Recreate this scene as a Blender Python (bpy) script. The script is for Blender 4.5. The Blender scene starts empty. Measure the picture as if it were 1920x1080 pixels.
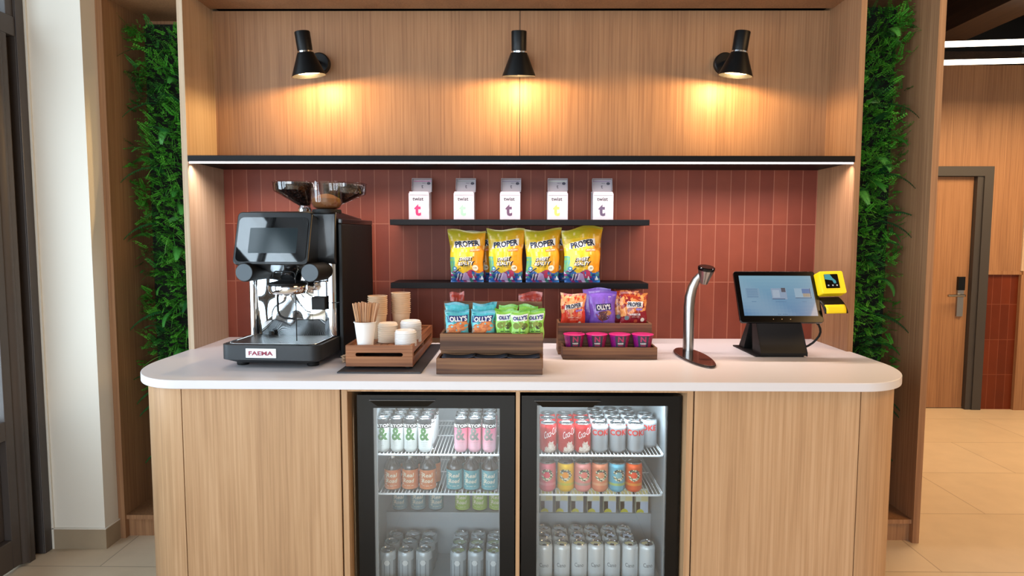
import bpy, math, random
from mathutils import Vector, Matrix, noise
R = math.radians
PI = math.pi
C = bpy.context.scene.collection
scn = bpy.context.scene
random.seed(7)

# ------------------------------------------------------------------ camera
cam_d = bpy.data.cameras.new('camera')
cam = bpy.data.objects.new('camera', cam_d)
C.objects.link(cam)
pitch, yaw, roll = -0.0791, -0.0091, 0.0021
fwd = Vector((math.sin(yaw) * math.cos(pitch), math.cos(yaw) * math.cos(pitch), math.sin(pitch)))
rt = Vector((math.cos(yaw), -math.sin(yaw), 0))
up = rt.cross(fwd)
r2 = rt * math.cos(roll) + up * math.sin(roll)
u2 = up * math.cos(roll) - rt * math.sin(roll)
M = Matrix((r2, u2, -fwd)).transposed().to_4x4()
M.translation = Vector((-0.0062, -3.3376, 1.4207))
cam.matrix_world = M
cam_d.sensor_width = 36
cam_d.lens = 1235.66 / 1920 * 36
cam_d.clip_start = 0.05
scn.camera = cam

# ------------------------------------------------------------------ view, world
scn.view_settings.view_transform = 'Standard'
scn.view_settings.look = 'None'
scn.view_settings.gamma = 1
scn.view_settings.use_curve_mapping = False
scn.view_settings.exposure = 0.0
w = bpy.data.worlds.new('world'); scn.world = w; w.use_nodes = True
wb = w.node_tree.nodes['Background']
wb.inputs[0].default_value = (0.62, 0.80, 1.0, 1); wb.inputs[1].default_value = 1.1
scn.cycles.max_bounces = 8
scn.cycles.transparent_max_bounces = 12
scn.cycles.sample_clamp_indirect = 4
scn.cycles.caustics_reflective = False
scn.cycles.caustics_refractive = False
scn.cycles.use_denoising = True
scn.cycles.blur_glossy = 0.5

def area(name, loc, rot, sx, sy, power, col, spread=180):
    d = bpy.data.lights.new(name, 'AREA'); d.shape = 'RECTANGLE'; d.size = sx; d.size_y = sy
    d.energy = power; d.color = col; d.spread = R(spread)
    o = bpy.data.objects.new(name, d); o.location = loc; o.rotation_euler = rot; C.objects.link(o)
    return o
# daylight through the glazing on the left, and an added light behind the camera
area('daylight_left', (-2.45, -2.7, 1.65), (0, R(-90), 0), 2.9, 3.6, 235, (0.72, 0.88, 1.0))
area('fill_rear', (-1.2, -6.35, 1.25), (R(90), 0, R(0)), 4.0, 1.8, 165, (0.90, 0.96, 1.0))  # unseen glazing assumed here; light added and set low to brighten cabinet fronts
# warm ceiling lights of the shop
area('ceiling_glow', (2.6, -2.2, 3.0), (0, R(38), 0), 1.6, 1.8, 75, (1.0, 0.60, 0.26))
area('ceiling_glow_far', (3.7, 0.9, 2.50), (0, 0, 0), 2.2, 1.0, 70, (1.0, 0.66, 0.34))

# ------------------------------------------------------------------ materials
def lin(h):
    if isinstance(h, str):
        h = h.lstrip('#'); c = [int(h[i:i + 2], 16) / 255 for i in (0, 2, 4)]
        return tuple(x / 12.92 if x <= .04045 else ((x + .055) / 1.055) ** 2.4 for x in c)
    return tuple(h)
def mat(name, col='#808080', rough=.5, metal=0, spec=.5, emit=None, es=1, coat=0, alpha=None):
    m = bpy.data.materials.new(name); m.use_nodes = True
    b = m.node_tree.nodes['Principled BSDF']
    b.inputs['Base Color'].default_value = (*lin(col), 1)
    b.inputs['Roughness'].default_value = rough
    b.inputs['Metallic'].default_value = metal
    b.inputs['Specular IOR Level'].default_value = spec
    b.inputs['Coat Weight'].default_value = coat
    if emit:
        b.inputs['Emission Color'].default_value = (*lin(emit), 1); b.inputs['Emission Strength'].default_value = es
    return m
def nodes(m): return m.node_tree.nodes, m.node_tree.links, m.node_tree.nodes['Principled BSDF']
def printmat(name, rough=.5, metal=0, spec=.5, bump=0, coat=0):
    m = mat(name, rough=rough, metal=metal, spec=spec, coat=coat); n, l, b = nodes(m)
    a = n.new('ShaderNodeVertexColor'); a.layer_name = 'Col'
    l.new(a.outputs['Color'], b.inputs['Base Color'])
    if bump:
        t = n.new('ShaderNodeTexNoise'); t.inputs['Scale'].default_value = 60
        tc = n.new('ShaderNodeTexCoord'); l.new(tc.outputs['Object'], t.inputs['Vector'])
        bp = n.new('ShaderNodeBump'); bp.inputs['Strength'].default_value = bump; bp.inputs['Distance'].default_value = .004
        l.new(t.outputs['Fac'], bp.inputs['Height']); l.new(bp.outputs['Normal'], b.inputs['Normal'])
    return m
def woodmat(name, c1, c2, c3, axis='z', scale=1.0, rough=.45, fig=.5):
    m = mat(name, rough=rough, spec=.3); n, l, b = nodes(m)
    tc = n.new('ShaderNodeTexCoord')
    def stretched(along, across):
        mp = n.new('ShaderNodeMapping')
        s = {'z': (across, across, along), 'x': (along, across, across), 'y': (across, along, across)}[axis]
        mp.inputs['Scale'].default_value = s; l.new(tc.outputs['Object'], mp.inputs['Vector']); return mp
    m1 = stretched(1.6 * scale, 110 * scale); t1 = n.new('ShaderNodeTexNoise'); t1.inputs['Scale'].default_value = 1; t1.inputs['Detail'].default_value = 5; t1.inputs['Roughness'].default_value = .62
    l.new(m1.outputs[0], t1.inputs['Vector'])
    m2 = stretched(.7 * scale, 9 * scale); t2 = n.new('ShaderNodeTexNoise'); t2.inputs['Scale'].default_value = 1; t2.inputs['Detail'].default_value = 3; t2.inputs['Distortion'].default_value = .6
    l.new(m2.outputs[0], t2.inputs['Vector'])
    # cathedral figure: rings of a slowly varying field
    mu = n.new('ShaderNodeMath'); mu.operation = 'MULTIPLY'; mu.inputs[1].default_value = 26
    l.new(t2.outputs['Fac'], mu.inputs[0])
    sn = n.new('ShaderNodeMath'); sn.operation = 'SINE'; l.new(mu.outputs[0], sn.inputs[0])
    a1 = n.new('ShaderNodeMath'); a1.operation = 'MULTIPLY_ADD'; a1.inputs[1].default_value = .06 * fig; l.new(sn.outputs[0], a1.inputs[0]); l.new(t1.outputs['Fac'], a1.inputs[2])
    a2 = n.new('ShaderNodeMath'); a2.operation = 'MULTIPLY_ADD'; a2.inputs[1].default_value = .35
    l.new(t2.outputs['Fac'], a2.inputs[0]); l.new(a1.outputs[0], a2.inputs[2])
    cr = n.new('ShaderNodeValToRGB'); e = cr.color_ramp.elements
    e[0].position = .5; e[0].color = (*lin(c1), 1); e[1].position = .86; e[1].color = (*lin(c3), 1)
    x = e.new(.67); x.color = (*lin(c2), 1)
    l.new(a2.outputs[0], cr.inputs['Fac']); l.new(cr.outputs[0], b.inputs['Base Color'])
    bp = n.new('ShaderNodeBump'); bp.inputs['Strength'].default_value = .12; bp.inputs['Distance'].default_value = .002
    l.new(t1.outputs['Fac'], bp.inputs['Height']); l.new(bp.outputs['Normal'], b.inputs['Normal'])
    return m
OAK = woodmat('oak', '#8a6347', '#9b7251', '#a97f5c', fig=.3)
OAKP = woodmat('oak_pale_and_daylit', '#b3977a', '#c2a98c', '#cdb69b', fig=.3)  # left niche edge: same oak with daylight in its colour; far strip is pale itself
OAKLIT = woodmat('oak_daylit', '#aa8461', '#b9926c', '#c59f7a', fig=.6)  # same oak as the walls, lightened for the daylight on the counter fronts
WALNUT = woodmat('walnut', '#4a2f20', '#6b4832', '#87603f', axis='x', scale=.8, rough=.5, fig=1.6)
ACACIA = woodmat('acacia', '#6a3c22', '#8c5836', '#a87048', axis='x', scale=.8, rough=.45, fig=1.8)
ACACIAY = woodmat('acacia_side', '#6a3c22', '#8c5836', '#a87048', axis='y', scale=.8, rough=.45, fig=1.2)
STIR = woodmat('stirrer_wood', '#a97850', '#c0906a', '#cfa682', scale=1.5)

def tilemat(name, pw, ph, x0, z0, cols, mortar, ms=.0016, rough=.35, plane='xz', var=1.0, offset=0):
    m = mat(name, rough=rough, spec=.25); n, l, b = nodes(m)
    tc = n.new('ShaderNodeTexCoord'); sp = n.new('ShaderNodeSeparateXYZ'); l.new(tc.outputs['Object'], sp.inputs[0])
    cb = n.new('ShaderNodeCombineXYZ')
    ax = {'x': 0, 'y': 1, 'z': 2}
    l.new(sp.outputs[ax[plane[0]]], cb.inputs[0]); l.new(sp.outputs[ax[plane[1]]], cb.inputs[1])
    mp = n.new('ShaderNodeMapping'); mp.inputs['Location'].default_value = (-x0, -z0, 0); l.new(cb.outputs[0], mp.inputs[0])
    br = n.new('ShaderNodeTexBrick'); br.offset = offset; br.squash = 1
    br.inputs['Scale'].default_value = 1; br.inputs['Brick Width'].default_value = pw; br.inputs['Row Height'].default_value = ph
    br.inputs['Mortar Size'].default_value = ms; br.inputs['Mortar Smooth'].default_value = .1
    br.inputs['Color1'].default_value = (*lin(cols[0]), 1); br.inputs['Color2'].default_value = (*lin(cols[1]), 1)
    br.inputs['Mortar'].default_value = (*lin(mortar), 1)
    l.new(mp.outputs[0], br.inputs['Vector'])
    t = n.new('ShaderNodeTexNoise'); t.inputs['Scale'].default_value = 7; t.inputs['Detail'].default_value = 6
    l.new(tc.outputs['Object'], t.inputs['Vector'])
    mx = n.new('ShaderNodeMixRGB'); mx.blend_type = 'MULTIPLY'; mx.inputs[0].default_value = .35 * var
    l.new(br.outputs['Color'], mx.inputs[1]); l.new(t.outputs['Fac'], mx.inputs[2]); 
    g = n.new('ShaderNodeMixRGB'); g.blend_type = 'MULTIPLY'; g.inputs[0].default_value = 1; g.inputs[2].default_value = (1 + .18 * var,) * 3 + (1,)
    l.new(mx.outputs[0], g.inputs[1]); l.new(g.outputs[0], b.inputs['Base Color'])
    bp = n.new('ShaderNodeBump'); bp.invert = True; bp.inputs['Strength'].default_value = .5; bp.inputs['Distance'].default_value = .002
    l.new(br.outputs['Fac'], bp.inputs['Height']); l.new(bp.outputs['Normal'], b.inputs['Normal'])
    return m
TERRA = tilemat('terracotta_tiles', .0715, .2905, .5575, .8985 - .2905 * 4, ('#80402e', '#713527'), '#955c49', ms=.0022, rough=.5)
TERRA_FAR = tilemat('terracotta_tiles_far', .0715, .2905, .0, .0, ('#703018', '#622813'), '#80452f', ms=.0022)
FLOORM = tilemat('porcelain_floor_tiles', 1.2, .595, .0, -.625 - .595 * 20, ('#dccbb2', '#d6c4a9'), '#ae9d86', ms=.0025, rough=.32, plane='xy', var=.55, offset=.5)
SKIRT = tilemat('stone_skirting', .6, .3, 0, -.1, ('#a8977f', '#a08e76'), '#84735e', rough=.5, var=1)
PLASTER = mat('cream_plaster', '#e3dccf', .75)
DARKFRAME = mat('dark_grey_paint', '#47403d', .45)
DARKDOOR = mat('dark_frame_paint', '#3d3a39', .5)
BLACK = mat('black_powder_coat', '#0a0a0b', .42, spec=.3)
SHELFB = mat('black_shelf_metal', '#07070a', .5, spec=.18)
BLACKG = mat('black_gloss', '#040405', .15, spec=.35)
BLACKM = mat('black_matt_plastic', '#0c0b0b', .55, spec=.3)
CHROME = mat('chrome', '#e6e6e8', .07, metal=1)
STEEL = mat('brushed_steel', '#a8a5a2', .28, metal=1)
ALU = mat('aluminium', '#d4d8da', .25, metal=1)
WORK = mat('white_quartz', '#dad6d8', .35)
WHITE = mat('white_plastic', '#e8eaec', .4)
WHITEP = mat('white_wire', '#eef1f3', .35)
PAPER = mat('white_paper_cup', '#eeebe7', .65)
KRAFT = mat('kraft_paper_cup', '#d8b896', .7)
LIDW = mat('white_lid_plastic', '#f2efec', .35)
LIDK = mat('natural_fibre_lid', '#ecd7bf', .6)
SLATE = mat('slate_mat', '#2c2e33', .45)
NAVY = mat('navy_napkin', '#1c2638', .85)
YEL = mat('yellow_plastic', '#f2cf10', .4)
DARKCEIL = woodmat('dark_ceiling_timber', '#1c130e', '#2a1c13', '#3a271b', axis='y')
BEAM = woodmat('ceiling_beam_timber', '#20160f', '#2a1d14', '#36261a', axis='y')
PRINT = printmat('printed_satin', .38)
PRINTM = printmat('printed_matt', .6)
PRINTCAN = printmat('printed_can', .33, metal=.2, spec=.4)
PRINTBAG = printmat('printed_foil_bag', .3, metal=0, bump=.55, coat=.25)
LEAFM = printmat('leaf', .45, spec=.4)
SCREEN = printmat('lit_screen', .15)
n_, l_, b_ = nodes(SCREEN)
va = [x for x in n_ if x.type == 'VERTEX_COLOR'][0]
l_.new(va.outputs['Color'], b_.inputs['Emission Color']); b_.inputs['Emission Strength'].default_value = .62
b_.inputs['Coat Weight'].default_value = .6
for lk in list(l_):
    if lk.to_socket == b_.inputs['Base Color']: l_.remove(lk)
b_.inputs['Base Color'].default_value = (.02, .02, .02, 1)
LED = mat('led_strip', '#ffffff', emit='#ffeef0', es=5)
TUBE = mat('lit_tube', '#ffffff', emit='#fff0d8', es=4.5)
BULB = mat('lamp_diffuser', '#ffffff', emit='#ffe9cc', es=2.5)
FRIDGELED = mat('fridge_led', '#ffffff', emit='#dff2ff', es=6)
def glassmat(name, refl, tint=(1, 1, 1), rough=.0, fres=True):
    m = bpy.data.materials.new(name); m.use_nodes = True; n = m.node_tree.nodes; l = m.node_tree.links
    n.remove(n['Principled BSDF']); out = n['Material Output']
    t = n.new('ShaderNodeBsdfTransparent'); t.inputs[0].default_value = (*tint, 1)
    g = n.new('ShaderNodeBsdfGlossy'); g.inputs['Roughness'].default_value = rough; g.inputs['Color'].default_value = (1, 1, 1, 1)
    mx = n.new('ShaderNodeMixShader')
    lw = n.new('ShaderNodeLayerWeight'); lw.inputs['Blend'].default_value = .35
    ma = n.new('ShaderNodeMath'); ma.operation = 'MULTIPLY_ADD'; ma.inputs[1].default_value = .35; ma.inputs[2].default_value = refl
    l.new(lw.outputs['Fresnel'], ma.inputs[0]); l.new(ma.outputs[0], mx.inputs[0])
    l.new(t.outputs[0], mx.inputs[1]); l.new(g.outputs[0], mx.inputs[2]); l.new(mx.outputs[0], out.inputs[0])
    return m
GLASS = glassmat('window_glass', .02)
FGLASS = glassmat('fridge_glass', .055, (.95, .97, .98))
CLEARP = glassmat('clear_plastic', .06, (.88, .84, .82), .05)

# ------------------------------------------------------------------ mesh builder
class MB:
    def __init__(s): s.v = []; s.f = []; s.m = []; s.c = []; s.mats = []; s.tf = None
    def mi(s, m):
        if m not in s.mats: s.mats.append(m)
        return s.mats.index(m)
    def av(s, p):
        p = Vector(p)
        if s.tf is not None: p = s.tf @ p
        s.v.append(p); return len(s.v) - 1
    def af(s, idx, m, col=(.8, .8, .8)): s.f.append(tuple(idx)); s.m.append(s.mi(m)); s.c.append(col)
    def box(s, x0, x1, y0, y1, z0, z1, m, col=(.8, .8, .8)):
        i = [s.av(p) for p in ((x0, y0, z0), (x1, y0, z0), (x1, y1, z0), (x0, y1, z0), (x0, y0, z1), (x1, y0, z1), (x1, y1, z1), (x0, y1, z1))]
        for q in ((0, 3, 2, 1), (4, 5, 6, 7), (0, 1, 5, 4), (1, 2, 6, 5), (2, 3, 7, 6), (3, 0, 4, 7)): s.af([i[k] for k in q], m, col)
    def hexa(s, pts, m, col=(.8, .8, .8)):   # 8 points: bottom ring ccw then top ring
        i = [s.av(p) for p in pts]
        for q in ((0, 3, 2, 1), (4, 5, 6, 7), (0, 1, 5, 4), (1, 2, 6, 5), (2, 3, 7, 6), (3, 0, 4, 7)): s.af([i[k] for k in q], m, col)
    def prism(s, pts, z0, z1, m, col=(.8, .8, .8), m2=None):   # outline ccw in xy
        a = [s.av((x, y, z0)) for x, y in pts]; b = [s.av((x, y, z1)) for x, y in pts]; n = len(pts)
        s.af(a[::-1], m, col); s.af(b, m2 or m, col)
        for k in range(n): s.af((a[k], a[(k + 1) % n], b[(k + 1) % n], b[k]), m, col)
    def lathe(s, prof, m, seg=32, cx=0, cy=0, col=(.8, .8, .8), colf=None, cap0=True, cap1=True, sx=1, sy=1):
        rings = []
        for r, z in prof:
            rings.append([s.av((cx + sx * r * math.sin(2 * PI * k / seg), cy - sy * r * math.cos(2 * PI * k / seg), z)) for k in range(seg)])
        for j in range(len(rings) - 1):
            for k in range(seg):
                k2 = (k + 1) % seg
                c = colf((k + .5) / seg * 2 * PI, (prof[j][1] + prof[j + 1][1]) / 2) if colf else col
                s.af((rings[j][k], rings[j][k2], rings[j + 1][k2], rings[j + 1][k]), m, c)
        if cap0: s.af(rings[0][::-1], m, col if not colf else (.75, .75, .75))
        if cap1: s.af(rings[-1], m, col if not colf else (.75, .75, .75))
    def tube(s, path, r, m, seg=8, col=(.8, .8, .8), cap=True, flat=1.0):
        P = [Vector(p) for p in path]; n = len(P); rings = []; prev = None
        for i in range(n):
            t = (P[min(i + 1, n - 1)] - P[max(i - 1, 0)]).normalized()
            if prev is None:
                a = Vector((0, 0, 1)) if abs(t.z) < .9 else Vector((1, 0, 0))
                u = t.cross(a).normalized()
            else:
                u = (prev - t * prev.dot(t)).normalized()
            prev = u; v = t.cross(u)
            rr = r[i] if isinstance(r, (list, tuple)) else r
            rings.append([s.av(P[i] + (u * math.cos(2 * PI * k / seg) + v * math.sin(2 * PI * k / seg) * flat) * rr) for k in range(seg)])
        for j in range(n - 1):
            for k in range(seg):
                s.af((rings[j][k], rings[j][(k + 1) % seg], rings[j + 1][(k + 1) % seg], rings[j + 1][k]), m, col)
        if cap: s.af(rings[0][::-1], m, col); s.af(rings[-1], m, col)
    def cyl(s, p0, p1, r, m, seg=24, col=(.8, .8, .8)): s.tube([p0, p1], r, m, seg, col)
    def grid(s, nu, nv, fn, m, colf=None, col=(.8, .8, .8), flip=False):
        I = [[s.av(fn(i / nu, j / nv)) for i in range(nu + 1)] for j in range(nv + 1)]
        for j in range(nv):
            for i in range(nu):
                q = (I[j][i], I[j][i + 1], I[j + 1][i + 1], I[j + 1][i])
                s.af(q[::-1] if flip else q, m, colf((i + .5) / nu, (j + .5) / nv) if colf else col)
    def poly(s, pts, m, col=(.8, .8, .8)): s.af([s.av(p) for p in pts], m, col)
    def text(s, st, cx, cz, h, m, col, fn=None, w=None, bold=.0, slant=0, tilt=0, y=0, spacing=1, sub=None):
        vs, fs, tw, th = glyphs(st, bold, spacing)
        k = h / th; kx = (w / tw) if w else k
        if sub: vs, fs = split_tris(vs, fs, kx, k, sub)
        ct, sn = math.cos(tilt), math.sin(tilt); base = []
        for x, z in vs:
            px = (x - tw / 2) * kx; pz = (z - th / 2) * k; px += slant * pz
            px, pz = px * ct - pz * sn, px * sn + pz * ct
            px += cx; pz += cz
            base.append(s.av(fn(px, pz) if fn else (px, y, pz)))
        for f in fs: s.af([base[q] for q in f], m, col)
    def build(s, name, parent=None, smooth=True, ang=35, bevel=0, label=None):
        me = bpy.data.meshes.new(name)
        me.from_pydata([tuple(p) for p in s.v], [], s.f)
        for m in s.mats: me.materials.append(m)
        me.polygons.foreach_set('material_index', s.m)
        ca = me.color_attributes.new('Col', 'FLOAT_COLOR', 'CORNER')
        buf = []
        for f, c in zip(s.f, s.c):
            for _ in f: buf += [c[0], c[1], c[2], 1.0]
        ca.data.foreach_set('color', buf)
        if smooth:
            me.polygons.foreach_set('use_smooth', [True] * len(me.polygons))
            me.set_sharp_from_angle(angle=R(ang))
        me.update()
        o = bpy.data.objects.new(name, me); C.objects.link(o)
        if bevel:
            b = o.modifiers.new('bevel', 'BEVEL'); b.width = bevel; b.segments = 2; b.limit_method = 'ANGLE'; b.angle_limit = R(40)
        if parent: o.parent = parent
        if label: o['label'] = label
        return o
def split_tris(vs, fs, kx, kz, lim):
    """cut long glyph triangles so that lettering follows a round surface"""
    vs = list(vs); out = []; st = [f for f in fs]
    while st:
        f = st.pop()
        if len(f) != 3:
            for i in range(1, len(f) - 1): st.append((f[0], f[i], f[i + 1]))
            continue
        L = [(abs(vs[f[i]][0] - vs[f[(i + 1) % 3]][0]) * kx, i) for i in range(3)]
        d, i = max(L)
        if d <= lim: out.append(f); continue
        a, b, c = f[i], f[(i + 1) % 3], f[(i + 2) % 3]
        vs.append(((vs[a][0] + vs[b][0]) / 2, (vs[a][1] + vs[b][1]) / 2)); m = len(vs) - 1
        st.append((a, m, c)); st.append((m, b, c))
    return vs, out
_gc = {}
def glyphs(st, bold, spacing):
    key = (st, bold, spacing)
    if key in _gc: return _gc[key]
    cu = bpy.data.curves.new('t', 'FONT'); cu.body = st; cu.size = 1; cu.resolution_u = 2; cu.offset = bold; cu.space_character = spacing
    o = bpy.data.objects.new('t', cu); C.objects.link(o)
    dg = bpy.context.evaluated_depsgraph_get(); me = bpy.data.meshes.new_from_object(o.evaluated_get(dg))
    vs = [(v.co.x, v.co.y) for v in me.vertices]; fs = [tuple(p.vertices) for p in me.polygons]
    bpy.data.objects.remove(o); bpy.data.curves.remove(cu); bpy.data.meshes.remove(me)
    x0 = min(v[0] for v in vs); z0 = min(v[1] for v in vs)
    vs = [(a - x0, b - z0) for a, b in vs]
    r = (vs, fs, max(v[0] for v in vs), max(v[1] for v in vs)); _gc[key] = r
    return r

def thing(name, label, cat, loc=(0, 0, 0), rz=0, group=None):
    o = bpy.data.objects.new(name, None); C.objects.link(o); o.empty_display_size = .02
    o.location = loc; o.rotation_euler = (0, 0, rz); o['label'] = label; o['category'] = cat
    if group: o['group'] = group
    return o
def tag(o, label, cat, group=None):
    o['label'] = label; o['category'] = cat
    if group: o['group'] = group
    return o
def struct(o, label=None):
    o['kind'] = 'structure'
    if label: o['label'] = label; o['category'] = 'setting'
    return o
def dup(root, loc, rz=0, label=None, group=None):
    r = root.copy(); C.objects.link(r); r.location = loc; r.rotation_euler = (0, 0, rz)
    if label: r['label'] = label
    if group: r['group'] = group
    for ch in list(root.children):
        c = ch.copy(); C.objects.link(c); c.parent = r
        for g in list(ch.children):
            d = g.copy(); C.objects.link(d); d.parent = c
    return r
used = set()
def place(proto, loc, rz, label, group=None):
    """the first call moves the prototype itself, later ones copy it"""
    if proto.name not in used:
        used.add(proto.name); proto.location = loc; proto.rotation_euler = (0, 0, rz)
        proto['label'] = label
        if group: proto['group'] = group
        return proto
    return dup(proto, loc, rz, label, group)
ORD = ['first', 'second', 'third', 'fourth', 'fifth', 'sixth', 'seventh', 'eighth', 'ninth', 'tenth', 'eleventh', 'twelfth', 'thirteenth', 'fourteenth']
# ================================================================== SETTING
def sbox(name, x0, x1, y0, y1, z0, z1, m, label=None, bevel=0):
    mb = MB(); mb.box(x0, x1, y0, y1, z0, z1, m); return struct(mb.build(name, smooth=False, bevel=bevel))
sbox('floor', -2.6, 6.5, -6.6, 2.6, -.05, 0, FLOORM)
sbox('ceiling', -2.6, 6.5, -6.6, 2.6, 3.15, 3.2, DARKCEIL)
W, T, YF, YU = 1.489, .0252, -.361, -.064
# upper oak back wall (two sheets with a fine joint) and tiled lower wall
mb = MB(); mb.box(-W, -.0015, YU, .06, 1.7525, 2.502, OAK); mb.box(.0015, W, YU, .06, 1.7525, 2.502, OAK); mb.box(-.0015, .0015, YU + .003, .05, 1.7525, 2.502, BLACKM)
struct(mb.build('wall_back_upper', smooth=False))
sbox('wall_back_tiled', -W - .02, W + .02, 0, .06, 0, 1.752, TERRA)
sbox('wall_back_light_stop', -2.0, 1.699, .0605, .10, 0, 3.15, OAK)  # unseen sheet added to stop sky light leaking through the wall joints
# niche ceiling with a shadow gap along the back
mb = MB(); mb.box(-W, W, YF, YU - .03, 2.5025, 2.53, OAK); mb.box(-W, W, YU - .03, .06, 2.525, 2.55, BLACKM); mb.box(-1.88, -W - T, YF, .06, 2.475, 2.51, OAK)
struct(mb.build('ceiling_niche', smooth=False))
sbox('wall_bulkhead', -2.6, 1.88, YF + .004, .06, 2.5305, 3.15, OAK)
sbox('trim_1', -W - T, -W, YF, -.0005, 0, 2.5295, OAKP)  # ordinary oak edge, coloured paler for the daylight falling on it
sbox('trim_2', W, W + T, YF, -.0005, 0, 2.5295, OAK)
sbox('trim_3', -1.875, -1.845, YF, .06, 0, 2.5295, OAK)
sbox('trim_4', 1.829, 1.859, YF, .06, 0, 2.5295, OAK)
sbox('wall_recess_left', -1.845, -W - T - .0005, .0005, .06, 0, 2.53, OAK)
sbox('wall_recess_right', W + T + .0005, 1.829, .0005, .06, 0, 2.53, OAK)
for i, (a, b) in enumerate(((-1.8445, -W - T - .0005), (W + T + .0005, 1.8285))):
    mb = MB(); mb.box(a, b, YF + .012, -.001, .088, .108, OAK); mb.box(a, b, YF + .03, -.001, 0, .088, OAK)
    struct(mb.build('trim_%d' % (5 + i), smooth=False))
# plaster column on the left with stone skirting
sbox('wall_left', -2.6, -2.1055, -.4695, .06, 0, 3.15, PLASTER)
sbox('wall_column', -2.105, -1.8755, -.461, .06, 0, 3.15, PLASTER)
mb = MB(); mb.box(-2.112, -1.868, -.4685, -.4615, 0, .092, SKIRT); mb.box(-1.875, -1.868, -.4615, YF, 0, .092, SKIRT)
mb.box(-2.113, -1.867, -.4695, -.4615, .092, .096, PLASTER); mb.box(-1.875, -1.867, -.4615, YF, .092, .096, PLASTER)
struct(mb.build('baseboard_left', smooth=False))
# shop wall behind the joinery, far wall with door
sbox('wall_behind', 1.70, 1.828, .065, 2.035, 0, 3.15, OAK)
mb = MB(); mb.box(1.83, 3.66, 2.08, 2.14, 1.985, 2.775, OAK); mb.box(1.83, 2.74, 2.08, 2.14, 0, 1.985, OAK)
mb.box(3.80, 5.6, 2.035, 2.14, 1.145, 2.775, OAK); mb.box(3.66, 3.80, 2.035, 2.14, 1.983, 2.775, OAK); mb.box(2.0, 3.66, 2.035, 2.08, 1.983, 2.775, OAK)
mb.box(1.83, 5.6, 2.06, 2.14, 2.78, 3.15, BLACKM)
struct(mb.build('wall_far', smooth=False))
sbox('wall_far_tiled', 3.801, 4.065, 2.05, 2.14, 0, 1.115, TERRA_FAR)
mb = MB(); mb.box(3.801, 4.075, 2.03, 2.06, 1.115, 1.145, OAK); struct(mb.build('trim_7', smooth=False))
mb = MB(); mb.box(4.0755, 5.6, 2.02, 2.06, 0, 1.1455, OAK); mb.box(4.0655, 4.0755, 2.02, 2.06, 0, 1.1145, OAK); mb.box(4.06, 4.085, 2.022, 2.036, 1.1455, 2.775, OAKP); struct(mb.build('trim_8', smooth=False))
# oak door in a dark frame
sbox('wall_far_light_stop', 1.9, 5.6, 2.141, 2.18, 0, 3.15, BLACKM)  # unseen dark sheet added to block sky light around the door
d = MB(); d.box(2.75, 3.677, 2.075, 2.12, .006, 1.903, OAK); door = struct(d.build('door_2', smooth=False))
f = MB(); f.box(3.727, 3.80, 2.022, 2.034, 0, 1.982, DARKDOOR); f.box(2.68, 3.727, 2.022, 2.034, 1.905, 1.982, DARKDOOR)
f.box(3.679, 3.727, 2.034, 2.075, 0, 1.905, DARKDOOR); f.box(3.679, 3.80, 2.034, 2.0345, 1.905, 1.98, DARKDOOR); f.build('door_frame', door, smooth=False)
h = MB(); h.box(3.585, 3.635, 2.058, 2.075, .77, 1.085, STEEL); h.box(3.583, 3.637, 2.05, 2.075, .985, 1.095, BLACKG)
h.tube([(3.61, 2.06, .945), (3.61, 2.01, .945), (3.60, 2.0, .945), (3.47, 2.0, .945)], .010, STEEL, 10)
h.build('door_handle', door)
# glazed entrance on the left
XD = -2.12
fr = MB()
fr.box(XD - .06, XD, -.515, -.4705, 0, 3.15, DARKFRAME); fr.box(XD, -2.1135, -.515, -.4705, 0, 3.15, DARKFRAME); fr.box(XD - .09, XD - .035, -.565, -.515, 0, 2.25, DARKFRAME)
fr.box(XD - .06, XD, -.60, -.565, 0, 2.25, DARKFRAME)
fr.box(XD - .06, XD, -6.2, -.515, 2.25, 2.33, DARKFRAME)
for y in (-.535, -1.0, -1.5, -2.44, -3.5, -4.6, -5.6): fr.box(XD - .05, XD - .005, y - .02, y + .02, 2.33, 3.15, DARKFRAME)
for y in (-2.44, -3.5, -4.6, -5.6, -6.2): fr.box(XD - .06, XD, y - .035, y + .035, 0, 2.25, DARKFRAME)
fr.box(XD - .06, XD, -6.2, -2.475, 0, .3, DARKFRAME)
struct(fr.build('window_1', smooth=False, bevel=.003))
def leaf(n, y0, y1):
    r = MB(); a = XD - .05; b = XD - .002
    pts = [(-.085, 0), (0, 0)]
    r.box(a, b, y1 - .115, y1 - .07, .02, 2.24, DARKFRAME)
    # rounded closing stile
    arc = [(a, y1 - .07), (b - .012, y1 - .07)] + [(b - .012 + .022 * math.sin(t * PI / 8), y1 - .07 + .066 * t / 8) for t in range(9)][1:-1] + [(b - .012, y1 - .004), (a, y1 - .004)]
    r.prism(arc, .012, 2.24, DARKFRAME)
    r.box(a, b, y0, y0 + .1, .02, 2.24, DARKFRAME)
    r.box(a, b, y0 + .1, y1 - .115, .02, .144, DARKFRAME); r.box(a, b, y0 + .1, y1 - .115, .57, .65, DARKFRAME); r.box(a, b, y0 + .1, y1 - .115, 2.14, 2.24, DARKFRAME)
    r.box(a + .005, b - .03, y0 + .1, y1 - .115, .144, .57, DARKFRAME)
    o = struct(r.build(n, smooth=True, ang=40, bevel=.003))
    g = MB(); g.box(XD - .03, XD - .024, y0 + .1, y1 - .115, .65, 2.14, GLASS); g.build('glass_pane', o, smooth=False)
leaf('door_1', -1.5, -.574); leaf('door_3', -2.40, -1.51)
g = MB(); g.box(XD - .03, XD - .026, -6.1, -2.48, .3, 2.25, GLASS); g.box(XD - .03, XD - .026, -6.1, -.55, 2.33, 3.15, GLASS)
struct(g.build('window_2', smooth=False))
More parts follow.
